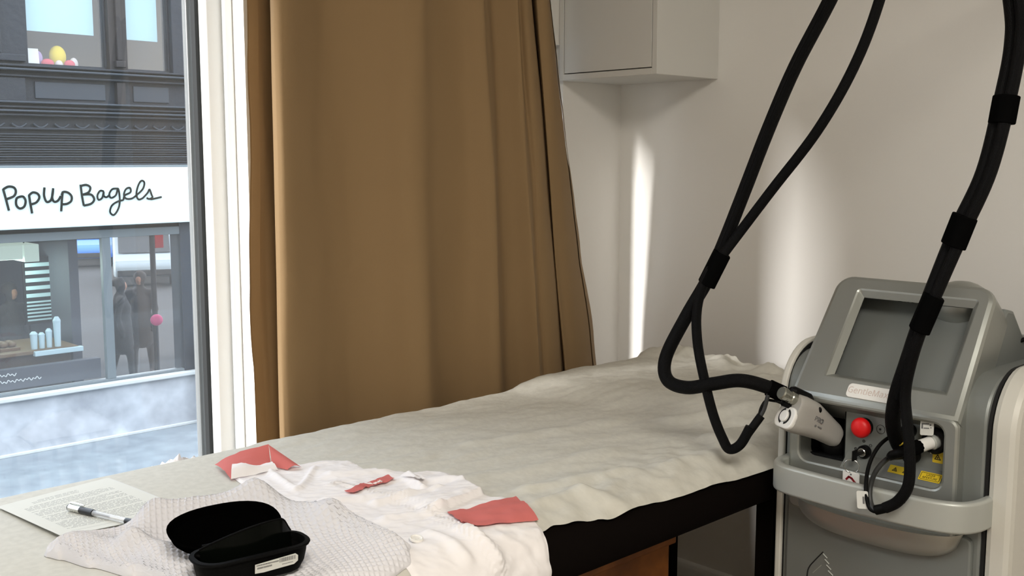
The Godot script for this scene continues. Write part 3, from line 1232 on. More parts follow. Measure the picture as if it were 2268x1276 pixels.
# a page of faint print: heading, paragraphs, two signature rules
func form_material() -> StandardMaterial3D:
	var W := 512
	var H := 660
	var im := Image.create(W, H, false, Image.FORMAT_RGB8)
	im.fill(Color(0.86, 0.86, 0.83))
	var r := RandomNumberGenerator.new()
	r.seed = 31
	var ink := Color(0.58, 0.58, 0.56)
	var lines := []
	for k in 3:
		lines.append([120 if k else 150, 330, 60 + k * 16])
	for k in 30:
		if k in [5, 12, 20]:
			continue
		lines.append([60 if k % 7 else 90, 450 if k % 4 else 300 + r.randi() % 120, 130 + k * 15])
	for q in lines:
		var x: int = q[0]
		while x < q[1]:
			var w := 8 + r.randi() % 26
			for c in range(x, mini(x + w, q[1]), 4):
				im.fill_rect(Rect2i(c, q[2] + r.randi() % 2, 3, 5 + r.randi() % 3), ink)
			x += w + 6
	im.fill_rect(Rect2i(60, 610, 180, 2), ink)
	im.fill_rect(Rect2i(280, 610, 170, 2), ink)
	var m := mat("printed_form", Color(1, 1, 1), 0.8)
	m.albedo_texture = ImageTexture.create_from_image(im)
	return m


# ---------------------------------------------------------------- open spectacle case
func spectacle_case() -> void:
	var base := Vector3(0.732, 0.815, -1.290)
	var e1 := Vector3(0.9926, 0, 0.121).normalized()
	var e3 := Vector3(-0.121, 0, 0.9926).normalized()
	var up := Vector3.UP
	var o := thing("spectacle_case", "open black hard-shell spectacle case on the waffle towel", "case", base)
	# lower shell: rings of a stadium outline, hollow
	var bs := Basis(e1, e3, up)
	var f := Transform3D(bs, base)
	var g := Geo.new()
	var rings := []
	for q in [[0.128, 0.040, 0.000], [0.140, 0.050, 0.003], [0.152, 0.060, 0.014], [0.158, 0.066, 0.028], [0.160, 0.068, 0.037], [0.168, 0.076, 0.0385], [0.170, 0.078, 0.0405], [0.168, 0.076, 0.0425], [0.156, 0.064, 0.0430], [0.153, 0.061, 0.030], [0.140, 0.050, 0.012], [0.120, 0.036, 0.006]]:
		rings.append(lift(rr(q[0], q[1], q[1] * 0.42, 6), f, q[2]))
	g.loft(rings)
	part(o, "lower_shell", g, M.case_black)
	# hinge strip along the back rim
	g = Geo.new()
	rod(g, f * Vector3(-0.055, -0.040, 0.042), f * Vector3(0.055, -0.040, 0.042), 0.0035, 10)
	part(o, "hinge", g, M.case_black)
	# lid thrown back, hollow side up and towards us
	var tilt := deg_to_rad(21.0)
	var l2 := (-e3 * cos(tilt) + up * sin(tilt)).normalized()
	var l3 := e1.cross(l2).normalized()
	if l3.dot(up) < 0:
		l3 = -l3
	var lc := f * Vector3(-0.006, -0.034, 0.037) + l2 * 0.046
	var lt := Transform3D(Basis(e1, l2, l3), lc)
	g = Geo.new()
	rings = []
	for q in [[0.06, 0.02, -0.026], [0.10, 0.05, -0.025], [0.135, 0.070, -0.020], [0.155, 0.084, -0.010], [0.164, 0.091, 0.0], [0.168, 0.095, 0.002], [0.164, 0.091, 0.004], [0.158, 0.086, 0.002], [0.148, 0.078, -0.008], [0.125, 0.062, -0.016], [0.09, 0.04, -0.020]]:
		var ring := PackedVector2Array()
		for k in 40:
			var a := TAU * k / 40
			var cx := cos(a)
			var sy := sin(a)
			var r := pow(pow(absf(cx), 2.4) + pow(absf(sy), 2.4), -1.0 / 2.4)
			ring.append(V2(cx * r * q[0] / 2, sy * r * q[1] / 2) * 1.0)
		rings.append(lift(ring, lt, q[2]))
	g.loft(rings)
	part(o, "lid", g, M.case_lining)
	# paper sticker with bar code on the front
	g = Geo.new()
	var s0 := f * Vector3(-0.010, 0.0350, 0.018)
	var sx := e1
	var sy2 := (up * 0.95 + e3 * 0.10).normalized()
	var sn := (e3 * 0.995 - up * 0.10).normalized()
	var st := Transform3D(Basis(sx, sy2, sn), s0 + sn * 0.0008)
	plate(g, PackedVector2Array([V2(0.0, -0.0005), V2(0.013, -0.0015), V2(0.058, 0.0), V2(0.064, 0.004), V2(0.064, 0.012), V2(0.060, 0.0155), V2(0.0, 0.0125)]), st, 0.0, 0.0006)
	var stick := part(o, "sticker", g, M.label_white, "white paper sticker with bar code and print")
	g = Geo.new()
	var x := 0.036
	var rr2 := RandomNumberGenerator.new()
	rr2.seed = 5
	while x < 0.060:
		var w := rr2.randf_range(0.0004, 0.0012)
		plate(g, PackedVector2Array([V2(x, 0.0075), V2(x + w, 0.0075), V2(x + w, 0.0135), V2(x, 0.0135)]), st, 0.0006, 0.0008)
		x += w + rr2.randf_range(0.0004, 0.001)
	part(stick, "bar_code", g, M.ink_grey)
	g = Geo.new()
	for row in [[0.002, 0.034, 0.0095, 0.0115], [0.003, 0.024, 0.005, 0.0075], [0.040, 0.056, 0.0035, 0.0045]]:
		x = row[0]
		while x < row[1]:
			var w := rr2.randf_range(0.0008, 0.0018)
			plate(g, PackedVector2Array([V2(x, row[2]), V2(x + w, row[2]), V2(x + w, row[3]), V2(x, row[3])]), st, 0.0006, 0.0008)
			x += w + 0.0005
	part(stick, "print", g, M.ink_grey)

	# protective glasses standing in the case
	var gl := thing("safety_glasses", "dark wrap-around glasses standing in the open black case", "glasses", f * Vector3(0, 0, 0.008))
	g = Geo.new()
	var rows := []
	for i in 25:
		var s := i / 24.0
		var xx := lerpf(-0.066, 0.070, s)
		var bow := -0.010 + 0.020 * (1.0 - pow(absf(s * 2 - 1), 2.0))
		var topz := 0.044 + 0.024 * pow(sin(PI * clampf(s * 0.80 + 0.02, 0, 1)), 0.8) + 0.006 * s
		if s > 0.90:
			topz = lerpf(topz, 0.046, (s - 0.90) / 0.10)
		var row := PackedVector3Array()
		for k in 9:
			var t := k / 8.0
			row.append(f * Vector3(xx, bow - 0.006 * t - 0.004, lerpf(0.010, topz, t)))
		rows.append(row)
	g.grid(rows)
	var back := []
	for r in rows:
		var row := PackedVector3Array()
		for p in r:
			row.append(p - e3 * 0.0022)
		back.append(row)
	g.grid(back)
	part(gl, "lens", g, M.lens_dark)
	g = Geo.new()
	var rim := []
	for r in rows:
		rim.append(r[8] - e3 * 0.001)
	tube(g, curve(rim, 2), 0.0016, 8)
	part(gl, "brow_frame", g, M.case_black)
	for s in [0, 24]:
		g = Geo.new()
		var p0: Vector3 = rows[s][6]
		var q0: Vector3 = f * Vector3(-0.04 if s else 0.04, -0.018 - 0.004 * (s / 24.0), 0.020)
		tube(g, curve([p0, p0 - e3 * 0.008, q0.lerp(p0, 0.4), q0], 4), 0.0018, 8)
		part(gl, "temple", g, M.case_black)


# ---------------------------------------------------------------- laser machine
func machine() -> void:
	var o := thing("laser_machine", "grey laser hair removal machine with screen and cream side panels", "laser machine", Vector3(2.2, 0, -0.92))
	var zx := Basis(Vector3(0, 0, 1), Vector3(0, 1, 0), Vector3(-1, 0, 0))   # u = z, v = y, outwards = -x
	var xy := Basis(Vector3(1, 0, 0), Vector3(0, 1, 0), Vector3(0, 0, 1))
	var g := Geo.new()
	# main body: side outline extruded across
	var body := PackedVector2Array([V2(1.85, 0.10), V2(2.50, 0.10), V2(2.50, 0.98), V2(2.47, 1.005), V2(1.97, 1.015)])
	for i in 9:
		var a := PI / 2 + PI / 2 * i / 8
		body.append(V2(1.93 + 0.08 * cos(a), 0.935 + 0.08 * sin(a)))
	plate(g, body, Transform3D(xy, Vector3.ZERO), -1.124, -1.088, 0.006, true)
	plate(g, body, Transform3D(xy, Vector3.ZERO), -0.786, -0.728, 0.006, true)
	var mid := PackedVector2Array([V2(1.86, 0.10), V2(2.50, 0.10), V2(2.50, 0.98), V2(2.47, 1.005), V2(1.97, 1.012), V2(1.945, 0.99), V2(1.945, 0.66), V2(1.86, 0.64)])
	plate(g, mid, Transform3D(xy, Vector3.ZERO), -1.090, -0.784)
	part(o, "body", g, M.body_grey)
	# cream side panels with a rounded front top corner, a dark joint between them and the body
	for s in [[-1.141, -1.126, 0.004, -1.126, -1.124], [-0.676, -0.722, 0.012, -0.722, -0.728]]:
		var side := PackedVector2Array([V2(1.846, 0.07), V2(2.53, 0.07), V2(2.53, 1.00), V2(2.49, 1.03), V2(1.975, 1.032)])
		for i in 11:
			var a := PI / 2 + PI / 2 * i / 10
			side.append(V2(1.956 + 0.110 * cos(a), 0.922 + 0.110 * sin(a)))
		g = Geo.new()
		plate(g, side, Transform3D(xy, Vector3.ZERO), s[0], s[1], s[2], true)
		var pnl := part(o, "side_panel", g, M.panel_cream, "cream side panel")
		g = Geo.new()
		plate(g, inset(side, 0.006), Transform3D(xy, Vector3.ZERO), s[3], s[4])
		part(pnl, "joint", g, M.panel_seam)
	# castors
	for x in [1.95, 2.42]:
		for z in [-1.07, -0.78]:
			g = Geo.new()
			lathe(g, [V2(0.0, -0.018), V2(0.034, -0.018), V2(0.037, -0.014), V2(0.037, 0.014), V2(0.034, 0.018), V2(0.0, 0.018)], Transform3D(zx.rotated(Vector3.UP, PI / 2), Vector3(x, 0.037, z)), 20)
			span(g, Vector3(x - 0.014, 0.05, z - 0.024), Vector3(x + 0.014, 0.10, z + 0.024))
			part(o, "castor", g, M.dark_plastic)

	# lower front panel with its emblem
	g = Geo.new()
	plate(g, rr(0.372, 0.62, 0.012, 3, V2(-0.926, 0.42)), Transform3D(zx, Vector3(1.852, 0, 0)), 0.0, 0.012, 0.005)
	var low := part(o, "front_panel", g, M.body_grey)
	var lf := Transform3D(zx, Vector3(1.840, 0, 0))
	g = Geo.new()
	var em := []
	for q in [V2(-1.027, 0.629), V2(-1.045, 0.606), V2(-1.056, 0.590), V2(-1.060, 0.572), V2(-1.060, 0.52), V2(-1.052, 0.50)]:
		em.append(lf * Vector3(q.x, q.y, 0.0006))
	tube(g, curve(em, 4), 0.0012, 6)
	part(low, "emblem_line", g, M.panel_seam)
	g = Geo.new()
	tube(g, curve([lf * Vector3(-1.048, 0.580, 0.0004), lf * Vector3(-1.030, 0.601, 0.0004)], 2), 0.0007, 6)
	part(low, "emblem_line", g, M.handle_grey)
	for i in 10:
		g = Geo.new()
		var zc := -1.024 + i * 0.0040
		var yc := 0.622 - i * 0.0105
		tube(g, PackedVector3Array([lf * Vector3(zc - 0.003, yc + 0.0035, 0.0006), lf * Vector3(zc + 0.006 + i * 0.0006, yc - 0.0035, 0.0006)]), 0.0012, 6)
		part(low, "emblem_stroke", g, M.handle_grey)

	# scoop under the handle
	g = Geo.new()
	var rows := []
	for i in 33:
		var s := i / 32.0
		var z := lerpf(-1.088, -0.756, s)
		var e := pow(maxf(1.0 - pow(absf(2 * s - 1), 5.0), 0.0), 0.5)
		var row := PackedVector3Array()
		for k in 11:
			var a := PI / 2 * k / 10
			row.append(Vector3(1.842 - 0.040 * e * pow(cos(a), 0.8), 0.735 - 0.052 * e * sin(a) - 0.010 * sin(PI * s), z))
		rows.append(row)
	g.grid(rows)
	var topr := []
	for i in 33:
		topr.append(PackedVector3Array([rows[i][0], Vector3(1.842, 0.735 - 0.010 * sin(PI * i / 32.0), rows[i][0].z)]))
	g.grid(topr)
	part(o, "scoop", g, M.scoop_grey, "silvery scoop below the handle")

	# front fascia with the control recess
	var fx := 1.820
	g = Geo.new()
	var ft := Transform3D(zx, Vector3(fx, 0, 0))
	var outer := rr(0.335, 0.235, 0.018, 4, V2(-0.9325, 0.8275))
	var open := rr(0.284, 0.118, 0.018, 4, V2(-0.934, 0.871))
	g.loft([lift(outer, ft, -0.03), lift(outer, ft, -0.006), lift(inset(outer, 0.002), ft, -0.002), lift(inset(outer, 0.006), ft, 0.0), lift(inset(open, -0.005), ft, 0.0), lift(inset(open, -0.0015), ft, -0.0015), lift(open, ft, -0.005), lift(inset(open, 0.006), ft, -0.034)], false, false)
	var fas := part(o, "fascia", g, M.console_grey)
	# recess floor right of the dock
	g = Geo.new()
	span(g, Vector3(fx + 0.033, 0.812, -0.996), Vector3(fx + 0.045, 0.930, -0.792))
	part(fas, "control_panel", g, M.body_grey)
	# dock cavity: five walls
	g = Geo.new()
	var d0 := Vector3(fx + 0.008, 0.822, -1.074)
	var d1 := Vector3(fx + 0.11, 0.928, -0.996)
	span(g, Vector3(d1.x, d0.y, d0.z), Vector3(d1.x + 0.006, d1.y, d1.z))
	span(g, Vector3(d0.x + 0.02, d0.y - 0.008, d0.z), Vector3(d1.x, d0.y, d1.z))
	span(g, Vector3(d0.x + 0.02, d1.y, d0.z), Vector3(d1.x, d1.y + 0.006, d1.z))
	span(g, Vector3(d0.x + 0.02, d0.y, d0.z - 0.004), Vector3(d1.x, d1.y, d0.z))
	span(g, Vector3(d0.x + 0.026, d0.y, d1.z - 0.003), Vector3(d1.x, d1.y, d1.z + 0.0))
	var dock := part(fas, "dock", g, M.dock_dark, "dark cavity that holds the handpiece")
	g = Geo.new()
	lathe(g, [V2(0.0, 0.0), V2(0.026, 0.0), V2(0.030, 0.014), V2(0.030, 0.03), V2(0.0, 0.03)], Transform3D(Basis(Vector3(1, 0, 0), Vector3(0, 0, -1), Vector3(0, 1, 0)), Vector3(fx + 0.062, 0.823, -1.032)), 20)
	part(dock, "cradle", g, M.dark_plastic)

	# sloping screen housing
	var vdir := Vector3(0.6, 0.8, 0)
	var wdir := Vector3(-0.8, 0.6, 0)
	var so := Vector3(fx, 0.945, 0)
	var sf := Transform3D(Basis(Vector3(0, 0, 1), vdir, wdir), so)
	g = Geo.new()
	var house := PackedVector2Array()
	var hz0 := -1.100
	var hz1 := -0.765
	var top := 0.275
	house.append(V2(hz1, -0.004))
	for i in 8:
		var a := PI / 2 * i / 7
		house.append(V2(hz1 - 0.045 + 0.036 * cos(a) - 0.0 + 0.0, top - 0.036 + 0.036 * sin(a)))
	for i in 8:
		var a := PI / 2 + PI / 2 * i / 7
		house.append(V2(hz0 + 0.041 + 0.036 * cos(a), top - 0.036 + 0.036 * sin(a)))
	house.append(V2(hz0, -0.004))
	# opening with matching point count
	var hole := PackedVector2Array()
	var o0 := V2(-1.040, 0.046)
	var o1 := V2(-0.803, 0.242)
	hole.append(V2(o1.x, o0.y))
	for i in 8:
		var a := PI / 2 * i / 7
		hole.append(V2(o1.x - 0.006 + 0.006 * cos(a), o1.y - 0.006 + 0.006 * sin(a)))
	for i in 8:
		var a := PI / 2 + PI / 2 * i / 7
		hole.append(V2(o0.x + 0.006 + 0.006 * cos(a), o1.y - 0.006 + 0.006 * sin(a)))
	hole.append(V2(o0.x, o0.y))
	g.loft([lift(house, sf, -0.085), lift(house, sf, -0.010), lift(inset(house, 0.0030), sf, -0.0030), lift(inset(house, 0.010), sf, 0.0), lift(inset(hole, -0.003), sf, 0.0), lift(hole, sf, -0.0022), lift(inset(hole, 0.010), sf, -0.013)], true, false)
	var hs := part(o, "screen_housing", g, M.console_grey)
	g = Geo.new()
	plate(g, inset(hole, 0.0085), sf, -0.018, -0.0135)
	part(hs, "screen", g, M.screen_off, "switched-off dusty screen")
	# back shell of the housing and the shoulder behind it
	g = Geo.new()
	var shell := PackedVector2Array([V2(1.86, 0.93), V2(2.19, 0.98), V2(2.19, 1.03), V2(2.12, 1.06), V2(2.068, 1.112), V2(2.036, 1.118)])
	plate(g, shell, Transform3D(xy, Vector3.ZERO), -1.090, -0.776, 0.006, true)
	part(o, "housing_back", g, M.body_grey)
	g = Geo.new()
	blob(g, Vector3(2.045, 1.118, -0.868), Vector3(0.055, 0.046, 0.058), 24)
	part(o, "top_cap", g, M.console_grey)
	# badge
	g = Geo.new()
	plate(g, rr(0.112, 0.029, 0.008, 4, V2(-0.929, 0.022)), sf, -0.002, 0.0022, 0.0008)
	var badge := part(o, "badge", g, M.white_plastic, "white name badge below the screen")
	var bt := Transform3D(Basis(Vector3(0, 0, 1), vdir, wdir), sf * Vector3(-0.928, 0.0225, 0.0024))
	write(badge, "lettering", "GentleMax Pro", 0.0125, bt, M.ink_faint)

	# handle: flat bar swept round the front
	g = Geo.new()
	var path := curve([Vector3(1.862, 0, -1.108), Vector3(1.83, 0, -1.108), Vector3(1.80, 0, -1.106), Vector3(1.775, 0, -1.092), Vector3(1.762, 0, -1.062), Vector3(1.756, 0, -1.00), Vector3(1.752, 0, -0.92), Vector3(1.756, 0, -0.84), Vector3(1.764, 0, -0.775), Vector3(1.782, 0, -0.738), Vector3(1.815, 0, -0.722), Vector3(1.865, 0, -0.718)], 5)
	var rings := []
	for i in path.size():
		var d := (path[mini(i + 1, path.size() - 1)] - path[maxi(i - 1, 0)]).normalized()
		var nn := d.cross(Vector3.UP)
		rings.append(lift(rr(0.018, 0.056, 0.006, 3), Transform3D(Basis(nn, Vector3.UP, d), path[i] + Vector3(0, 0.784, 0)), 0.0))
	var hrows := []
	for r in rings:
		hrows.append(r)
	g.grid(hrows, true)
	g.cap(rings[0], true)
	g.cap(rings[-1])
	part(o, "handle", g, M.handle_grey, "light grey bar handle round the front")

	# emergency stop
	var px := fx + 0.033
	var bt2 := Transform3D(zx, Vector3(px, 0.893, -0.957))
	g = Geo.new()
	lathe(g, [V2(0.0, 0.0), V2(0.017, 0.0), V2(0.017, 0.010), V2(0.0, 0.010)], bt2, 24)
	var stop := part(o, "stop_button", g, M.dark_plastic, "red mushroom stop button")
	g = Geo.new()
	lathe(g, [V2(0.009, 0.010), V2(0.0185, 0.011), V2(0.0195, 0.014), V2(0.0190, 0.019), V2(0.0165, 0.0235), V2(0.011, 0.0262), V2(0.0, 0.0272)], bt2, 32, true)
	part(stop, "red_cap", g, M.red_plastic)
	# printed ring symbol and small marks
	g = Geo.new()
	lathe(g, [V2(0.0088, 0.0), V2(0.0088, 0.0005), V2(0.0080, 0.0005), V2(0.0080, 0.0)], Transform3D(zx, Vector3(px, 0.893, -0.925)), 24)
	var sym := part(o, "printed_symbol", g, M.ink_black)
	g = Geo.new()
	plate(g, rr(0.004, 0.004, 0.001, 2, V2(-0.001, 0.0)), Transform3D(zx, Vector3(px, 0.893, -0.925)), 0.0, 0.0005)
	part(sym, "dot", g, M.ink_black)
	for q in [V2(-0.958, 0.864), V2(-0.944, 0.858), V2(-0.974, 0.846)]:
		g = Geo.new()
		lathe(g, [V2(0.0030, 0.0), V2(0.0030, 0.0005), V2(0.0024, 0.0005), V2(0.0024, 0.0)], Transform3D(zx, Vector3(px, q.y, q.x)), 16)
		part(o, "printed_mark", g, M.ink_black)
	# key switch with the key, its ring and tag
	var kt := Transform3D(zx, Vector3(px, 0.845, -0.954))
	g = Geo.new()
	lathe(g, [V2(0.0, 0.0), V2(0.0125, 0.0), V2(0.0125, 0.010), V2(0.0105, 0.013), V2(0.0, 0.013)], kt, 24)
	var ks := part(o, "key_switch", g, M.dark_plastic)
	g = Geo.new()
	lathe(g, [V2(0.0, 0.013), V2(0.0082, 0.013), V2(0.0082, 0.0155), V2(0.0070, 0.0165), V2(0.0, 0.0165)], kt, 24)
	part(ks, "barrel", g, M.chrome)

	var key := thing("machine_key", "small key with split ring and white tag in the machine's switch", "key", kt * Vector3(0, 0, 0.017))
	g = Geo.new()
	plate(g, rr(0.0022, 0.008, 0.001, 2), kt, 0.016, 0.034, 0.0004)
	plate(g, rr(0.0026, 0.020, 0.001, 2), kt, 0.034, 0.050, 0.0006)
	part(key, "blade", g, M.dark_plastic)
	var rc := kt * Vector3(-0.004, -0.016, 0.044)
	g = Geo.new()
	rod(g, kt * Vector3(-0.001, -0.006, 0.046), kt * Vector3(-0.003, -0.010, 0.044), 0.0014, 8)
	part(key, "link", g, M.chrome)
	g = Geo.new()
	var ring := []
	for i in 25:
		var a := TAU * i / 24
		ring.append(rc + Vector3(0.004 * sin(a), 0.0125 * cos(a) - 0.005, 0.0135 * sin(a)))
	tube(g, curve(ring, 1), 0.0009, 8, false)
	part(key, "split_ring", g, M.chrome)
	g = Geo.new()
	var tg := Transform3D(zx, Vector3(rc.x + 0.001, rc.y - 0.042, rc.z + 0.0))
	plate(g, rr(0.034, 0.052, 0.003, 3), tg, 0.0, 0.002, 0.0006, true)
	var tagp := part(key, "tag", g, M.white_plastic, "white plastic key tag with dark red emblem")
	g = Geo.new()
	var es := [V2(-0.009, 0.010), V2(-0.004, 0.016), V2(0.002, 0.014), V2(0.010, 0.006), V2(0.003, -0.003)]
	for i in es.size() - 1:
		var a: Vector2 = es[i]
		var b: Vector2 = es[i + 1]
		var d := (b - a).normalized() * 0.0022
		var pq := V2(-d.y, d.x) * 0.9
		plate(g, PackedVector2Array([a - d * 0.4 - pq, b + d * 0.4 - pq, b + d * 0.4 + pq, a - d * 0.4 + pq]), tg, 0.002, 0.0026)
	part(tagp, "emblem", g, M.ink_red)
	g = Geo.new()
	lathe(g, [V2(0.003, 0.002), V2(0.003, 0.0026), V2(0.0022, 0.0026), V2(0.0022, 0.002)], tg * Transform3D(Basis(), Vector3(0, -0.012, 0)), 16)
	lathe(g, [V2(0.0018, 0.002), V2(0.0018, 0.0026), V2(0.0, 0.0026)], tg * Transform3D(Basis(), Vector3(0, 0.021, 0)), 12)
	part(tagp, "hole", g, M.ink_grey)

	# sockets for the hoses
	var pz := Vector3(px, 0.893, -0.817)
	g = Geo.new()
	var pt := Transform3D(zx, pz)
	lathe(g, [V2(0.0, 0.0), V2(0.0235, 0.0), V2(0.0235, 0.012), V2(0.020, 0.015), V2(0.015, 0.015), V2(0.015, 0.004), V2(0.0, 0.004)], pt, 28)
	part(o, "fibre_socket", g, M.dark_plastic, "round black socket")
	g = Geo.new()
	pt = Transform3D(zx, Vector3(px, 0.902, -0.868))
	lathe(g, [V2(0.0, 0.0), V2(0.013, 0.0), V2(0.013, 0.014), V2(0.010, 0.017), V2(0.0, 0.017)], pt, 24)
	part(o, "gas_socket", g, M.dark_plastic)
	g = Geo.new()
	pt = Transform3D(zx, Vector3(px, 0.858, -0.862))
	lathe(g, [V2(0.0, 0.0), V2(0.017, 0.0), V2(0.017, 0.010), V2(0.013, 0.014), V2(0.0, 0.014)], pt, 24)
	part(o, "water_socket", g, M.dark_plastic)

	# warning stickers
	var wl := Transform3D(zx, Vector3(px, 0.862, -0.814))
	g = Geo.new()
	plate(g, rr(0.019, 0.021, 0.001, 2), wl, 0.0, 0.0005)
	var w1 := part(o, "warning_sticker", g, M.yellow_print, "small yellow sticker with black triangle")
	triangle_mark(w1, wl, V2(0, -0.001), 0.0075)
	var slope := Basis(Vector3(0, 0, 1), Vector3(0.75, 0.66, 0).normalized(), Vector3(-0.80, 0.75, 0).normalized())
	g = Geo.new()
	var lip := Transform3D(slope, Vector3(fx + 0.0195, 0.8265, 0))
	var l0 := Transform3D(slope, Vector3(fx + 0.0195, 0.8265, -0.877))
	plate(g, rr(0.044, 0.017, 0.001, 2), l0, 0.0, 0.0005)
	var w2 := part(o, "warning_sticker", g, M.yellow_print, "yellow sticker with two black triangles")
	triangle_mark(w2, l0, V2(-0.010, -0.001), 0.006)
	triangle_mark(w2, l0, V2(0.010, -0.001), 0.006)
	g = Geo.new()
	var l1 := Transform3D(slope, Vector3(fx + 0.0195, 0.8265, -0.820))
	plate(g, rr(0.040, 0.019, 0.001, 2), l1, 0.0, 0.0005)
	var w3 := part(o, "warning_sticker", g, M.yellow_print, "yellow sticker with framed black words")
	g = Geo.new()
	var fr := rr(0.036, 0.015, 0.002, 3)
	g.loft([lift(fr, l1, 0.0005), lift(fr, l1, 0.0008), lift(inset(fr, 0.0008), l1, 0.0008), lift(inset(fr, 0.0008), l1, 0.0005)], false, false)
	part(w3, "border", g, M.ink_black)
	write(w3, "lettering", "LASER", 0.0045, Transform3D(slope, l1 * Vector3(0, 0.0032, 0.0007)), M.ink_black)
	write(w3, "lettering", "APERTURE", 0.0045, Transform3D(slope, l1 * Vector3(0, -0.0030, 0.0007)), M.ink_black)
	# sloping lower lip of the recess that carries the two stickers
	g = Geo.new()
	plate(g, PackedVector2Array([V2(fx + 0.004, 0.812), V2(fx + 0.034, 0.812), V2(fx + 0.034, 0.8385)]), Transform3D(xy, Vector3.ZERO), -0.990, -0.794)
	part(o, "recess_lip", g, M.body_grey)

	# dark rest and hose hook on the deck behind the screen
	g = Geo.new()
	span(g, Vector3(2.20, 1.005, -0.80), Vector3(2.46, 1.05, -0.70), 0.01)
	rod(g, Vector3(2.19, 1.085, -0.735), Vector3(2.46, 1.085, -0.735), 0.034, 20)
	part(o, "cable_rest", g, M.dark_plastic, "black padded rest behind the screen")
	g = Geo.new()
	tube(g, curve([Vector3(2.10, 1.035, -0.80), Vector3(2.12, 1.058, -0.76), Vector3(2.13, 1.052, -0.735), Vector3(2.14, 1.015, -0.73)], 4), 0.004, 8)
	part(o, "deck_cable", g, M.wire_black)

	handpiece()


func triangle_mark(parent: Node3D, t: Transform3D, c: Vector2, r: float) -> void:
	var g := Geo.new()
	var p := PackedVector2Array()
	for i in 3:
		var a := PI / 2 + TAU * i / 3
		p.append(c + V2(cos(a), sin(a)) * r)
	g.loft([lift(p, t, 0.0005), lift(p, t, 0.0008), lift(inset(p, r * 0.22), t, 0.0008), lift(inset(p, r * 0.22), t, 0.0005)], false, false)
	lathe(g, [V2(r * 0.2, 0.0005), V2(r * 0.2, 0.0008), V2(0, 0.0008)], t * Transform3D(Basis(), Vector3(c.x, c.y, 0)), 10)
	part(parent, "triangle", g, M.ink_black)


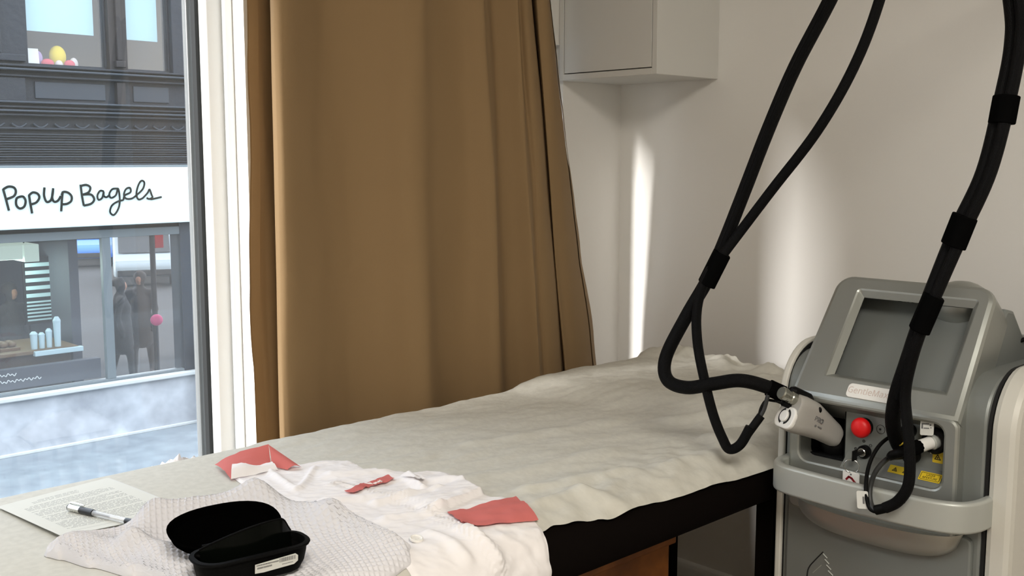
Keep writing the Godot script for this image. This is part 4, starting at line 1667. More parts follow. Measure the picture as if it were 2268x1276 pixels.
func handpiece() -> void:
	# rests nose down in the dock, its rear towards the left and the room
	var a := Vector3(1.762, 0.922, -1.066)
	var b := Vector3(1.868, 0.862, -1.022)
	var ax := (b - a).normalized()
	var side := ax.cross(Vector3.UP).normalized()
	var up := side.cross(ax).normalized()
	var t := Transform3D(Basis(side, up, ax), a)
	var L := a.distance_to(b)
	var o := thing("laser_handpiece", "light grey laser handpiece docked in the machine's dark cavity", "handpiece", b)
	var g := Geo.new()
	var rings := []
	for q in [[0.052, 0.066, 0.0, -0.002, 0.018], [0.058, 0.074, 0.005, -0.002, 0.020], [0.058, 0.076, 0.020, -0.001, 0.020], [0.055, 0.070, 0.050, 0.002, 0.020], [0.046, 0.056, 0.085, 0.000, 0.018], [0.040, 0.046, L - 0.010, -0.004, 0.016], [0.034, 0.038, L, -0.005, 0.014]]:
		rings.append(lift(rr(q[0], q[1], q[4], 5, V2(0, q[3])), t, q[2]))
	g.grid(rings, true)
	g.cap(rings[0], true)
	g.cap(rings[-1])
	var bd := part(o, "body", g, M.handpiece_grey)
	# rear plate with round trigger button and black arcs
	g = Geo.new()
	var rp := Transform3D(Basis(side, up, -ax), a + ax * 0.004)
	plate(g, rr(0.056, 0.044, 0.016, 5, V2(0, -0.016)), rp, 0.0, 0.007, 0.003)
	var rear := part(o, "rear_plate", g, M.white_plastic)
	g = Geo.new()
	for s in [0.35, 0.35 + PI]:
		var pr := PackedVector2Array()
		for i in 11:
			var an: float = s + (PI - 0.7) * i / 10 - PI / 2
			pr.append(V2(0, -0.015) + V2(cos(an), sin(an)) * 0.0165)
		for i in 11:
			var an: float = s + (PI - 0.7) * (10 - i) / 10 - PI / 2
			pr.append(V2(0, -0.015) + V2(cos(an), sin(an)) * 0.0125)
		plate(g, pr, rp, 0.0060, 0.0078)
	part(rear, "trigger_gap", g, M.panel_seam)
	g = Geo.new()
	lathe(g, [V2(0.0115, 0.006), V2(0.0115, 0.0098), V2(0.0095, 0.0112), V2(0.0, 0.0116)], rp * Transform3D(Basis(), Vector3(0, -0.015, 0)), 24)
	part(rear, "trigger_button", g, M.white_plastic)
	# metal hose coupling over the rear plate and black light bar on top
	g = Geo.new()
	var c0 := t * Vector3(0.0, 0.022, -0.034)
	var c1 := t * Vector3(0.0, 0.022, 0.020)
	lathe(g, [V2(0.0, 0.0), V2(0.011, 0.0), V2(0.0125, 0.003), V2(0.0125, 0.012), V2(0.0108, 0.014), V2(0.0108, 0.022), V2(0.0125, 0.024), V2(0.0125, 0.046), V2(0.010, 0.052), V2(0.0, 0.052)], along(c0, c1), 24)
	part(o, "coupling", g, M.steel_clear, "metal hose coupling")
	g = Geo.new()
	var k0 := t * Vector3(-0.006, 0.036, -0.012)
	var k1 := t * Vector3(-0.006, 0.038, 0.040)
	lathe(g, [V2(0.0, 0.0), V2(0.006, 0.001), V2(0.0095, 0.008), V2(0.0095, 0.048), V2(0.005, 0.056), V2(0.0, 0.057)], along(k0, k1), 20)
	part(o, "top_bar", g, M.dark_plastic)
	g = Geo.new()
	blob(g, t * Vector3(0.025, 0.024, 0.046), Vector3(0.004, 0.006, 0.004), 12)
	part(bd, "screw_cap", g, M.dark_plastic)
	# side print
	write(bd, "lettering", "PRO", 0.009, Transform3D(Basis(ax, up, ax.cross(up)), t * Vector3(0.0275, 0.006, 0.052)), M.ink_grey, 0.003)
	g = Geo.new()
	var mk := Transform3D(Basis(ax, up, ax.cross(up)), t * Vector3(0.0275, -0.007, 0.050))
	lathe(g, [V2(0.0025, -0.002), V2(0.0025, 0.0006), V2(0.0, 0.0006)], mk, 14)
	plate(g, rr(0.010, 0.0022, 0.0008, 2, V2(0.011, 0.001)), mk, -0.002, 0.0006)
	part(bd, "printed_mark", g, M.ink_grey)
	# short sensor cable into the rear
	g = Geo.new()
	tube(g, curve([Vector3(1.758, 0.934, -1.110), Vector3(1.752, 0.936, -1.090), t * Vector3(-0.004, 0.004, -0.026), t * Vector3(-0.002, 0.006, -0.004)], 5), 0.0028, 8)
	rod(g, t * Vector3(-0.003, 0.005, -0.018), t * Vector3(-0.002, 0.006, 0.000), 0.0052, 10)
	part(o, "sensor_cable", g, M.wire_black)


# ---------------------------------------------------------------- hoses over the hanger
func hoses() -> void:
	var V := func(x, y, z): return Vector3(x, y, z)
	var thick := [Vector3(1.78, 0.941, -1.078), Vector3(1.75, 0.961, -1.107), Vector3(1.72, 0.972, -1.149), Vector3(1.70, 0.961, -1.198), Vector3(1.69, 0.946, -1.255), Vector3(1.69, 0.955, -1.303), Vector3(1.70, 0.999, -1.315), Vector3(1.72, 1.084, -1.281), Vector3(1.74, 1.159, -1.246), Vector3(1.76, 1.231, -1.224), Vector3(1.78, 1.338, -1.191), Vector3(1.80, 1.452, -1.156), Vector3(1.82, 1.571, -1.113), Vector3(1.84, 1.693, -1.055), Vector3(1.855, 1.85, -0.98), Vector3(1.865, 1.93, -0.88), Vector3(1.865, 1.85, -0.775), Vector3(1.86, 1.662, -0.732), Vector3(1.85, 1.586, -0.722), Vector3(1.83, 1.497, -0.726), Vector3(1.81, 1.377, -0.741), Vector3(1.79, 1.279, -0.773), Vector3(1.775, 1.193, -0.797), Vector3(1.76, 1.122, -0.814), Vector3(1.75, 1.051, -0.830), Vector3(1.76, 0.981, -0.853), Vector3(1.78, 0.927, -0.866), Vector3(1.81, 0.883, -0.868), Vector3(1.84, 0.862, -0.864)]
	var o := thing("treatment_hose", "thick black braided hose looping from handpiece overhead to the machine", "hose", Vector3(1.75, 0.94, -1.1))
	var g := Geo.new()
	tube(g, curve(thick, 8), 0.0135, 14, true, 60.0)
	part(o, "braided_tube", g, M.hose_braid)
	# raised spine of the braid
	g = Geo.new()
	var spine := []
	for p in thick:
		spine.append(p + Vector3(-0.010, 0.0, 0.007))
	tube(g, curve(spine.slice(8, 26), 8), 0.0055, 8, true, 120.0)
	part(o, "seam_tube", g, M.hose_braid)
	# yellow band where it meets the machine
	g = Geo.new()
	var yb := along(Vector3(1.795, 0.905, -0.867), Vector3(1.825, 0.872, -0.866))
	lathe(g, [V2(0.0140, 0.012), V2(0.0150, 0.013), V2(0.0150, 0.031), V2(0.0140, 0.032)], yb, 24)
	part(o, "band", g, M.yellow_print, "yellow identification band")
	g = Geo.new()
	rod(g, Vector3(1.772, 0.947, -1.086), Vector3(1.752, 0.960, -1.106), 0.0165, 16)
	part(o, "end_boot", g, M.hose_sleeve)
	g = Geo.new()
	rod(g, Vector3(1.825, 0.874, -0.866), Vector3(1.853, 0.860, -0.862), 0.0120, 16)
	part(o, "end_boot", g, M.hose_sleeve)
	# black sleeves that tie the two hoses
	for s in [[Vector3(1.748, 1.214, -1.218), Vector3(1.732, 1.150, -1.243), Vector3(0.019, 0.0, -0.017)], [Vector3(1.8215, 1.502, -0.7155), Vector3(1.8165, 1.456, -0.7195), Vector3(0.018, 0.0, -0.020)], [Vector3(1.782, 1.304, -0.757), Vector3(1.776, 1.252, -0.7725), Vector3(0.018, 0.0, -0.020)], [Vector3(1.757, 1.168, -0.792), Vector3(1.748, 1.106, -0.8115), Vector3(0.020, 0.0, -0.012)]]:
		g = Geo.new()
		var dz: Vector3 = (s[1] - s[0]).normalized()
		var dx: Vector3 = (s[2] - dz * s[2].dot(dz)).normalized()
		var tt := Transform3D(Basis(dx, dz.cross(dx), dz), s[0])
		plate(g, rr(0.053, 0.034, 0.0165, 6), tt, 0.0, s[0].distance_to(s[1]), 0.002, true)
		part(o, "tie_sleeve", g, M.hose_sleeve)

	# thinner hose
	var thin := [Vector3(1.72, 0.884, -1.124), Vector3(1.71, 0.849, -1.139), Vector3(1.70, 0.838, -1.157), Vector3(1.70, 0.857, -1.174), Vector3(1.70, 0.898, -1.196), Vector3(1.70, 0.958, -1.217), Vector3(1.706, 1.035, -1.242), Vector3(1.712, 1.106, -1.249), Vector3(1.722, 1.170, -1.234), Vector3(1.74, 1.215, -1.208), Vector3(1.76, 1.26, -1.183), Vector3(1.78, 1.34, -1.129), Vector3(1.80, 1.45, -1.049), Vector3(1.82, 1.564, -0.991), Vector3(1.84, 1.683, -0.956), Vector3(1.85, 1.85, -0.92), Vector3(1.850, 1.935, -0.86), Vector3(1.848, 1.85, -0.755), Vector3(1.842, 1.659, -0.711), Vector3(1.830, 1.585, -0.702), Vector3(1.812, 1.496, -0.706), Vector3(1.792, 1.378, -0.722), Vector3(1.772, 1.28, -0.752), Vector3(1.755, 1.195, -0.778), Vector3(1.741, 1.109, -0.804), Vector3(1.742, 1.036, -0.823), Vector3(1.745, 0.987, -0.829), Vector3(1.738, 0.933, -0.818), Vector3(1.732, 0.878, -0.809), Vector3(1.728, 0.836, -0.809), Vector3(1.726, 0.806, -0.825), Vector3(1.722, 0.790, -0.846)]
	var n2 := thing("coolant_hose", "thinner black hose running beside the thick braided hose", "hose", Vector3(1.70, 0.84, -1.15))
	g = Geo.new()
	tube(g, curve(thin, 8), 0.0098, 12, true, 70.0)
	part(n2, "braided_tube", g, M.hose_braid)
	# grey leads at its handpiece end
	g = Geo.new()
	tube(g, curve([Vector3(1.71, 0.852, -1.137), Vector3(1.726, 0.884, -1.122), Vector3(1.738, 0.906, -1.112)], 5), 0.0082, 10)
	part(n2, "shrink_sleeve", g, M.wire_black)
	g = Geo.new()
	tube(g, curve([Vector3(1.736, 0.902, -1.114), Vector3(1.742, 0.920, -1.108), Vector3(1.745, 0.945, -1.103), Vector3(1.752, 0.958, -1.100), Vector3(1.765, 0.957, -1.080)], 5), 0.0042, 8)
	part(n2, "grey_lead", g, M.wire_grey)
	g = Geo.new()
	tube(g, curve([Vector3(1.736, 0.902, -1.116), Vector3(1.742, 0.918, -1.116), Vector3(1.748, 0.931, -1.112), Vector3(1.758, 0.934, -1.110)], 5), 0.0030, 8)
	part(n2, "black_lead", g, M.wire_black)
	# leads at the machine end
	g = Geo.new()
	tube(g, curve([Vector3(1.722, 0.788, -0.850), Vector3(1.720, 0.780, -0.862), Vector3(1.722, 0.786, -0.876), Vector3(1.730, 0.816, -0.887), Vector3(1.76, 0.849, -0.898), Vector3(1.79, 0.877, -0.897), Vector3(1.82, 0.893, -0.888), Vector3(1.842, 0.902, -0.868)], 5), 0.0036, 8)
	part(n2, "black_lead", g, M.wire_black)
	g = Geo.new()
	tube(g, curve([Vector3(1.724, 0.788, -0.846), Vector3(1.721, 0.782, -0.862), Vector3(1.728, 0.792, -0.876), Vector3(1.74, 0.814, -0.884), Vector3(1.77, 0.836, -0.890), Vector3(1.80, 0.855, -0.884), Vector3(1.83, 0.858, -0.876), Vector3(1.848, 0.858, -0.864)], 5), 0.0048, 8)
	part(n2, "grey_lead", g, M.wire_grey)
	g = Geo.new()
	tube(g, curve([Vector3(1.727, 0.812, -0.818), Vector3(1.723, 0.792, -0.843), Vector3(1.720, 0.783, -0.862)], 5), 0.0088, 10)
	part(n2, "shrink_sleeve", g, M.wire_black)
	g = Geo.new()
	rod(g, Vector3(1.806, 0.858, -0.883), Vector3(1.834, 0.858, -0.874), 0.0072, 12)
	part(n2, "lead_boot", g, M.hose_sleeve)
	g = Geo.new()
	rod(g, Vector3(1.832, 0.858, -0.875), Vector3(1.840, 0.858, -0.870), 0.0065, 12)
	part(n2, "lead_collar", g, M.white_plastic)
	# white cable flag
	g = Geo.new()
	plate(g, rr(0.020, 0.032, 0.003, 3), Transform3D(Basis(Vector3(0.25, 0.1, 0.96).normalized(), Vector3(0, 1, -0.10).normalized(), Vector3(-0.96, 0, 0.25).normalized()), Vector3(1.722, 0.795, -0.888)), 0.0, 0.0008)
	var flag := part(n2, "cable_flag", g, M.label_white, "white paper flag on the lead")
	g = Geo.new()
	plate(g, rr(0.003, 0.013, 0.0005, 2), Transform3D(Basis(Vector3(0.25, 0.1, 0.96).normalized(), Vector3(0, 1, -0.10).normalized(), Vector3(-0.96, 0, 0.25).normalized()), Vector3(1.722, 0.795, -0.886)), 0.0008, 0.001)
	part(flag, "print", g, M.ink_grey)

	# fibre plug in the right socket
	var f := thing("fibre_plug", "white and black plug with a white tag in the round socket", "plug", Vector3(1.85, 0.89, -0.82))
	var p0 := Vector3(1.853, 0.893, -0.817)
	var p1 := Vector3(1.812, 0.886, -0.832)
	g = Geo.new()
	lathe(g, [V2(0.0, -0.002), V2(0.0145, -0.002), V2(0.0145, 0.014), V2(0.0125, 0.016), V2(0.0, 0.016)], along(p0, p1), 24)
	part(f, "ring_nut", g, M.handle_grey)
	g = Geo.new()
	lathe(g, [V2(0.0, 0.016), V2(0.0115, 0.016), V2(0.0115, 0.040), V2(0.010, 0.042), V2(0.0, 0.042)], along(p0, p1), 24)
	part(f, "white_collar", g, M.white_plastic)
	g = Geo.new()
	var rb := []
	for i in 40:
		var a := TAU * i / 40
		rb.append(V2(cos(a), sin(a)) * (0.0125 + 0.0008 * cos(10 * a)))
	plate(g, PackedVector2Array(rb), along(p0, p1), 0.041, 0.078, 0.003, true)
	part(f, "ribbed_boot", g, M.hose_sleeve)
	g = Geo.new()
	tube(g, curve([along(p0, p1) * Vector3(0, 0, 0.076), Vector3(1.775, 0.878, -0.850), Vector3(1.785, 0.868, -0.868), Vector3(1.81, 0.862, -0.874), Vector3(1.845, 0.858, -0.868)], 5), 0.0085, 10)
	part(f, "fibre", g, M.wire_black)
	g = Geo.new()
	var ft := Transform3D(Basis(Vector3(0.1, 0.12, 1.0).normalized(), Vector3(0, 1, 0), Vector3(-1, 0, 0.1).normalized()), Vector3(1.830, 0.921, -0.826))
	plate(g, rr(0.024, 0.032, 0.003, 3), ft, 0.0, 0.0008)
	var tg := part(f, "paper_tag", g, M.label_white)
	g = Geo.new()
	for q in [[-0.003, 0.005, 0.013, 0.0025], [-0.0085, 0.001, 0.003, 0.010], [-0.001, -0.003, 0.010, 0.002], [0.006, 0.003, 0.003, 0.003], [0.007, -0.002, 0.002, 0.002]]:
		plate(g, rr(q[2], q[3], 0.0004, 2, V2(q[0], q[1])), ft, 0.0008, 0.0011)
	part(tg, "print", g, M.ink_grey)
	g = Geo.new()
	blob(g, Vector3(1.842, 0.873, -0.822), Vector3(0.003, 0.004, 0.003), 10)
	part(f, "locking_pin", g, M.chrome)

	# hanger on the wall overhead
	var hg := thing("hose_hanger", "arm on the right wall above the machine carrying both hoses", "hanger", Vector3(2.75, 1.92, -0.87))
	g = Geo.new()
	tube(g, curve([Vector3(2.74, 1.905, -0.87), Vector3(2.3, 1.905, -0.87), Vector3(1.84, 1.905, -0.87), Vector3(1.815, 1.915, -0.87), Vector3(1.80, 1.94, -0.87)], 5), 0.010, 12)
	part(hg, "arm", g, M.chrome)
	g = Geo.new()
	lathe(g, [V2(0.0, 0.0), V2(0.04, 0.0), V2(0.04, 0.006), V2(0.0, 0.006)], Transform3D(Basis(Vector3(0, 0, 1), Vector3(0, 1, 0), Vector3(-1, 0, 0)), Vector3(2.75, 1.905, -0.87)), 24)
	part(hg, "wall_plate", g, M.chrome)


# ---------------------------------------------------------------- room lamp behind the camera
func ceiling_lamp() -> void:
	var o := thing("ceiling_lamp", "square flush ceiling panel lamp with warm white face behind the camera", "ceiling lamp", Vector3(-0.2, 2.9, 0.7))
	var c := Vector3(-0.2, 2.9, 0.7)
	var g := Geo.new()
	for q in [[Vector3(-0.62, -0.05, -0.62), Vector3(0.62, 0, -0.60)], [Vector3(-0.62, -0.05, 0.60), Vector3(0.62, 0, 0.62)], [Vector3(-0.62, -0.05, -0.60), Vector3(-0.60, 0, 0.60)], [Vector3(0.60, -0.05, -0.60), Vector3(0.62, 0, 0.60)]]:
		span(g, c + q[0], c + q[1])
	part(o, "frame", g, M.white_plastic)
	g = Geo.new()
	span(g, c + Vector3(-0.60, -0.04, -0.60), c + Vector3(0.60, -0.03, 0.60))
	var m := mat("lamp_face", Color(1, 0.95, 0.87), 0.5)
	m.emission_enabled = true
	m.emission = Color(1.0, 0.975, 0.93)
	m.emission_energy_multiplier = 0.12
	part(o, "lamp_face", g, m)
	var l := AreaLight3D.new()
	l.name = "lamp_light"
	l.area_size = Vector2(1.16, 1.16)
	l.light_color = Color(1.0, 0.975, 0.93)
	l.light_energy = 0.55
	l.shadow_enabled = true
	l.area_range = 12.0
	o.add_child(l)
	l.position = Vector3(0, -0.055, 0)
	l.rotation_degrees = Vector3(-90, 0, 0)


# ---------------------------------------------------------------- street outside
func street() -> void:
	var g := Geo.new()
	span(g, Vector3(-14, STREET - 0.3, -62), Vector3(34, STREET - 0.12, -2.7))
	struct("street_floor", g, M.asphalt)
	g = Geo.new()
	span(g, Vector3(-14, STREET - 0.12, -16.5), Vector3(24, STREET, -8.6), 0.02)
	struct("sidewalk_floor", g, M.sidewalk)
	g = Geo.new()
	span(g, Vector3(-14, STREET - 0.12, -4.2), Vector3(24, STREET, -2.7), 0.02)
	struct("near_sidewalk_floor", g, M.sidewalk)
	shop_building()
	shop_sign()
	shop_inside()
	corner_street()
	# our own building around the window, outside face
	g = Geo.new()
	span(g, Vector3(-14, STREET, -2.50), Vector3(-2.4, 3.2, -2.3))
	span(g, Vector3(2.95, STREET, -2.50), Vector3(24, 3.2, -2.3))
	span(g, Vector3(-2.4, STREET, -2.50), Vector3(2.95, -0.2, -2.3))
	struct("wall_outside", g, M.brick_far)


func H(h: float) -> float:
	return STREET + h


func shop_building() -> void:
	var z := FACE
	var xa := 0.0
	var xb := 7.6
	var o := thing("shop_building", "dark cast-iron shop building across the street", "building", Vector3(3.4, STREET, z - 2.0))
	var g := Geo.new()
	# bulkhead
	span(g, Vector3(xa, H(0), z - 0.25), Vector3(xb, H(0.66), z), 0.01)
	part(o, "bulkhead", g, M.concrete_pale)
	g = Geo.new()
	span(g, Vector3(xa, H(0.66), z - 0.30), Vector3(xb, H(0.715), z + 0.07), 0.012)
	part(o, "sill_ledge", g, M.ledge_white, "white window ledge")
	# kerb line of the bulkhead
	g = Geo.new()
	span(g, Vector3(xa, H(0), z - 0.0), Vector3(xb, H(0.035), z + 0.04), 0.006)
	part(o, "plinth_strip", g, M.ledge_white)
	# shop window frame
	for q in [[H(2.52), H(2.62)], [H(0.715), H(0.75)]]:
		g = Geo.new()
		span(g, Vector3(xa, q[0], z - 0.10), Vector3(xb, q[1], z - 0.02), 0.006)
		part(o, "window_rail", g, M.shop_frame)
	for x in [1.6, 3.5, 5.47]:
		g = Geo.new()
		span(g, Vector3(x - 0.055, H(0.75), z - 0.10), Vector3(x + 0.055, H(2.52), z - 0.02), 0.006)
		part(o, "window_post", g, M.shop_frame)
	var xs := [0.0, 1.6, 3.5, 5.47, 6.44]
	for i in 4:
		g = Geo.new()
		g.quad(Vector3(xs[i], H(0.73), z - 0.06), Vector3(xs[i + 1], H(0.73), z - 0.06), Vector3(xs[i + 1], H(2.54), z - 0.06), Vector3(xs[i], H(2.54), z - 0.06))
		part(o, "shop_pane", g, M.shop_glass)
	# corner pier right of the glass
	g = Geo.new()
	span(g, Vector3(6.44, H(0.715), z - 0.30), Vector3(xb, H(2.68), z - 0.01), 0.01)
	part(o, "corner_pier", g, M.iron_light)
	# band over the sign: fluted slats
	g = Geo.new()
	span(g, Vector3(xa, H(2.62), z - 0.30), Vector3(xb, H(4.56), z - 0.06))
	part(o, "spandrel", g, M.iron_dark)
	for i in 13:
		g = Geo.new()
		var y := H(3.42 + i * 0.029)
		span(g, Vector3(xa, y, z - 0.07), Vector3(xb, y + 0.014, z - 0.02 + 0.010 * (i % 2)), 0.003)
		part(o, "flute", g, M.iron_dark if i % 3 else M.iron_light)
	g = Geo.new()
	span(g, Vector3(xa, H(3.385), z - 0.06), Vector3(xb, H(3.415), z + 0.05), 0.006)
	part(o, "sign_rail", g, M.shop_frame)
	# row of swags
	for i in 26:
		var cx := 0.35 + i * 0.245
		g = Geo.new()
		var p := []
		for k in 7:
			var s := k / 6.0
			p.append(Vector3(cx + (s - 0.5) * 0.17, H(3.90 - 0.045 * sin(PI * s)), z - 0.03))
		tube(g, curve(p, 2), 0.014, 8)
		part(o, "swag", g, M.iron_light)
	# cornice mouldings
	for q in [[3.83, 0.03, 0], [3.985, 0.06, 0], [4.03, 0.09, 1], [4.075, 0.05, 0], [4.13, 0.075, 1], [4.43, 0.045, 0], [4.50, 0.10, 1], [4.545, 0.06, 0]]:
		g = Geo.new()
		span(g, Vector3(xa, H(q[0]), z - 0.08), Vector3(xb, H(q[0] + 0.022), z + q[1]), 0.006)
		part(o, "moulding", g, M.iron_light if q[2] else M.iron_dark)
	# upper storey: pilasters, panes, blinds, sunk panels below
	var bays := [[0.40, 1.36], [1.71, 2.67], [3.02, 3.98], [4.66, 5.62], [5.85, 6.44]]
	var last := 0.0
	var k := 0
	for b in bays:
		var x0: float = b[0]
		var x1: float = b[1]
		g = Geo.new()
		span(g, Vector3(last, H(4.56), z - 0.30), Vector3(x0, H(7.0), z - 0.02), 0.01)
		span(g, Vector3(last + 0.06, H(4.15), z - 0.10), Vector3(x0 - 0.06, H(4.42), z + 0.02), 0.01)
		span(g, Vector3(last + 0.05, H(4.60), z - 0.05), Vector3(x0 - 0.05, H(4.68), z + 0.05), 0.01)
		span(g, Vector3((last + x0) / 2 - 0.035, H(4.68), z - 0.05), Vector3((last + x0) / 2 + 0.035, H(7.0), z + 0.03), 0.015)
		part(o, "pilaster", g, M.iron_brown if k == 4 else M.iron_dark)
		g = Geo.new()
		g.quad(Vector3(x0, H(4.56), z - 0.14), Vector3(x1, H(4.56), z - 0.14), Vector3(x1, H(6.9), z - 0.14), Vector3(x0, H(6.9), z - 0.14))
		var pane := part(o, "pane", g, M.shop_glass)
		g = Geo.new()
		for s in [[x0, x0 + 0.025], [x1 - 0.025, x1]]:
			span(g, Vector3(s[0], H(4.56), z - 0.19), Vector3(s[1], H(6.9), z - 0.10), 0.004)
		span(g, Vector3(x0, H(4.56), z - 0.19), Vector3(x1, H(4.60), z - 0.10), 0.004)
		part(o, "sash", g, M.iron_dark)
		g = Geo.new()
		span(g, Vector3(x0 + 0.03, H(4.985 if k == 3 else 4.97), z - 0.24), Vector3(x1 - 0.10, H(6.9), z - 0.22))
		if k == 2:
			part(o, "blind", g, M.room_beige)
		else:
			part(o, "blind", g, M.blind_pale)
		g = Geo.new()
		span(g, Vector3(x0 + 0.06, H(4.19), z - 0.09), Vector3(x1 - 0.06, H(4.39), z - 0.035), 0.01)
		part(o, "sunk_panel", g, M.iron_light)
		last = x1
		k += 1
	g = Geo.new()
	span(g, Vector3(6.44, H(4.56), z - 0.30), Vector3(xb, H(7.0), z - 0.02), 0.01)
	part(o, "pilaster", g, M.iron_dark)
	# room behind the upper panes and the roof
	g = Geo.new()
	span(g, Vector3(xa, H(4.46), z - 1.6), Vector3(xb, H(4.56), z - 0.30))
	span(g, Vector3(xa, H(4.56), z - 1.6), Vector3(xb, H(6.9), z - 1.5))
	part(o, "upper_room", g, M.room_beige)
	g = Geo.new()
	span(g, Vector3(xa, H(6.9), z - 3.2), Vector3(xb, H(7.1), z + 0.15), 0.02)
	part(o, "roof", g, M.iron_dark)
	# left neighbour and the wall that closes the row
	var nb := thing("neighbour_building", "plain grey brick building left of the dark shop front", "building", Vector3(-6, STREET, z - 1.5))
	g = Geo.new()
	span(g, Vector3(-14, H(0), z - 3.0), Vector3(-0.02, H(7.0), z - 0.02), 0.02)
	part(nb, "wall", g, M.brick_far)
	for i in 6:
		for r in 2:
			g = Geo.new()
			var x := -12.6 + i * 2.1
			span(g, Vector3(x, H(1.0 + r * 3.2), z - 0.03), Vector3(x + 1.1, H(2.8 + r * 3.2), z - 0.005), 0.005)
			part(nb, "window", g, M.car_glass)

	# soft toys behind the upper pane: plain round plush
	var toys := [["plush_toy", Vector3(4.885, H(4.68), z - 0.345), Vector3(0.055, 0.09, 0.05), "plush_lilac", "lilac plush ball in the upper window left of the yellow one"], ["plush_toy", Vector3(5.13, H(4.72), z - 0.375), Vector3(0.10, 0.13, 0.08), "plush_yellow", "yellow plush dome in the upper window"], ["plush_toy", Vector3(4.955, H(4.62), z - 0.235), Vector3(0.075, 0.055, 0.05), "plush_red", "red plush ball left under the yellow one"], ["plush_toy", Vector3(5.09, H(4.615), z - 0.235), Vector3(0.045, 0.05, 0.04), "plush_white", "white plush ball below the yellow dome"], ["plush_toy", Vector3(5.215, H(4.62), z - 0.235), Vector3(0.065, 0.055, 0.05), "plush_red", "red plush ball right under the yellow one"], ["plush_toy", Vector3(5.31, H(4.64), z - 0.345), Vector3(0.05, 0.075, 0.05), "plush_white", "white plush ball at the right end of the toys"]]
	for q in toys:
		g = Geo.new()
		blob(g, q[1], q[2], 18)
		solo(q[0], g, M[q[3]], q[4], "soft toy", "soft toys in the upper window")
	g = Geo.new()
	bx(g, Vector3(4.76, H(4.685), z - 0.25), Vector3(0.20, 0.20, 0.02), 0.003, Basis(Vector3.RIGHT, -0.15))
	solo("notice_card", g, M.ledge_white, "pale card leaning in the upper window beside the toys", "card")

	# pale newel post with finial at the right end of the ledge
	var nw := thing("gate_post", "white post with a ball finial at the shop's corner", "post", Vector3(6.62, STREET, z + 0.14))
	g = Geo.new()
	span(g, Vector3(6.55, H(0.0), z + 0.08), Vector3(6.70, H(1.05), z + 0.22), 0.012)
	part(nw, "shaft", g, M.ledge_white)
	g = Geo.new()
	lathe(g, [V2(0.0, 0.0), V2(0.10, 0.0), V2(0.10, 0.03), V2(0.05, 0.05), V2(0.04, 0.09), V2(0.06, 0.13), V2(0.065, 0.17), V2(0.05, 0.21), V2(0.03, 0.24), V2(0.025, 0.28), V2(0.0, 0.31)], Transform3D(Basis(Vector3(1, 0, 0), Vector3(0, 0, -1), Vector3(0, 1, 0)), Vector3(6.625, H(1.05), z + 0.15)), 20)
	part(nw, "finial", g, M.ledge_white)


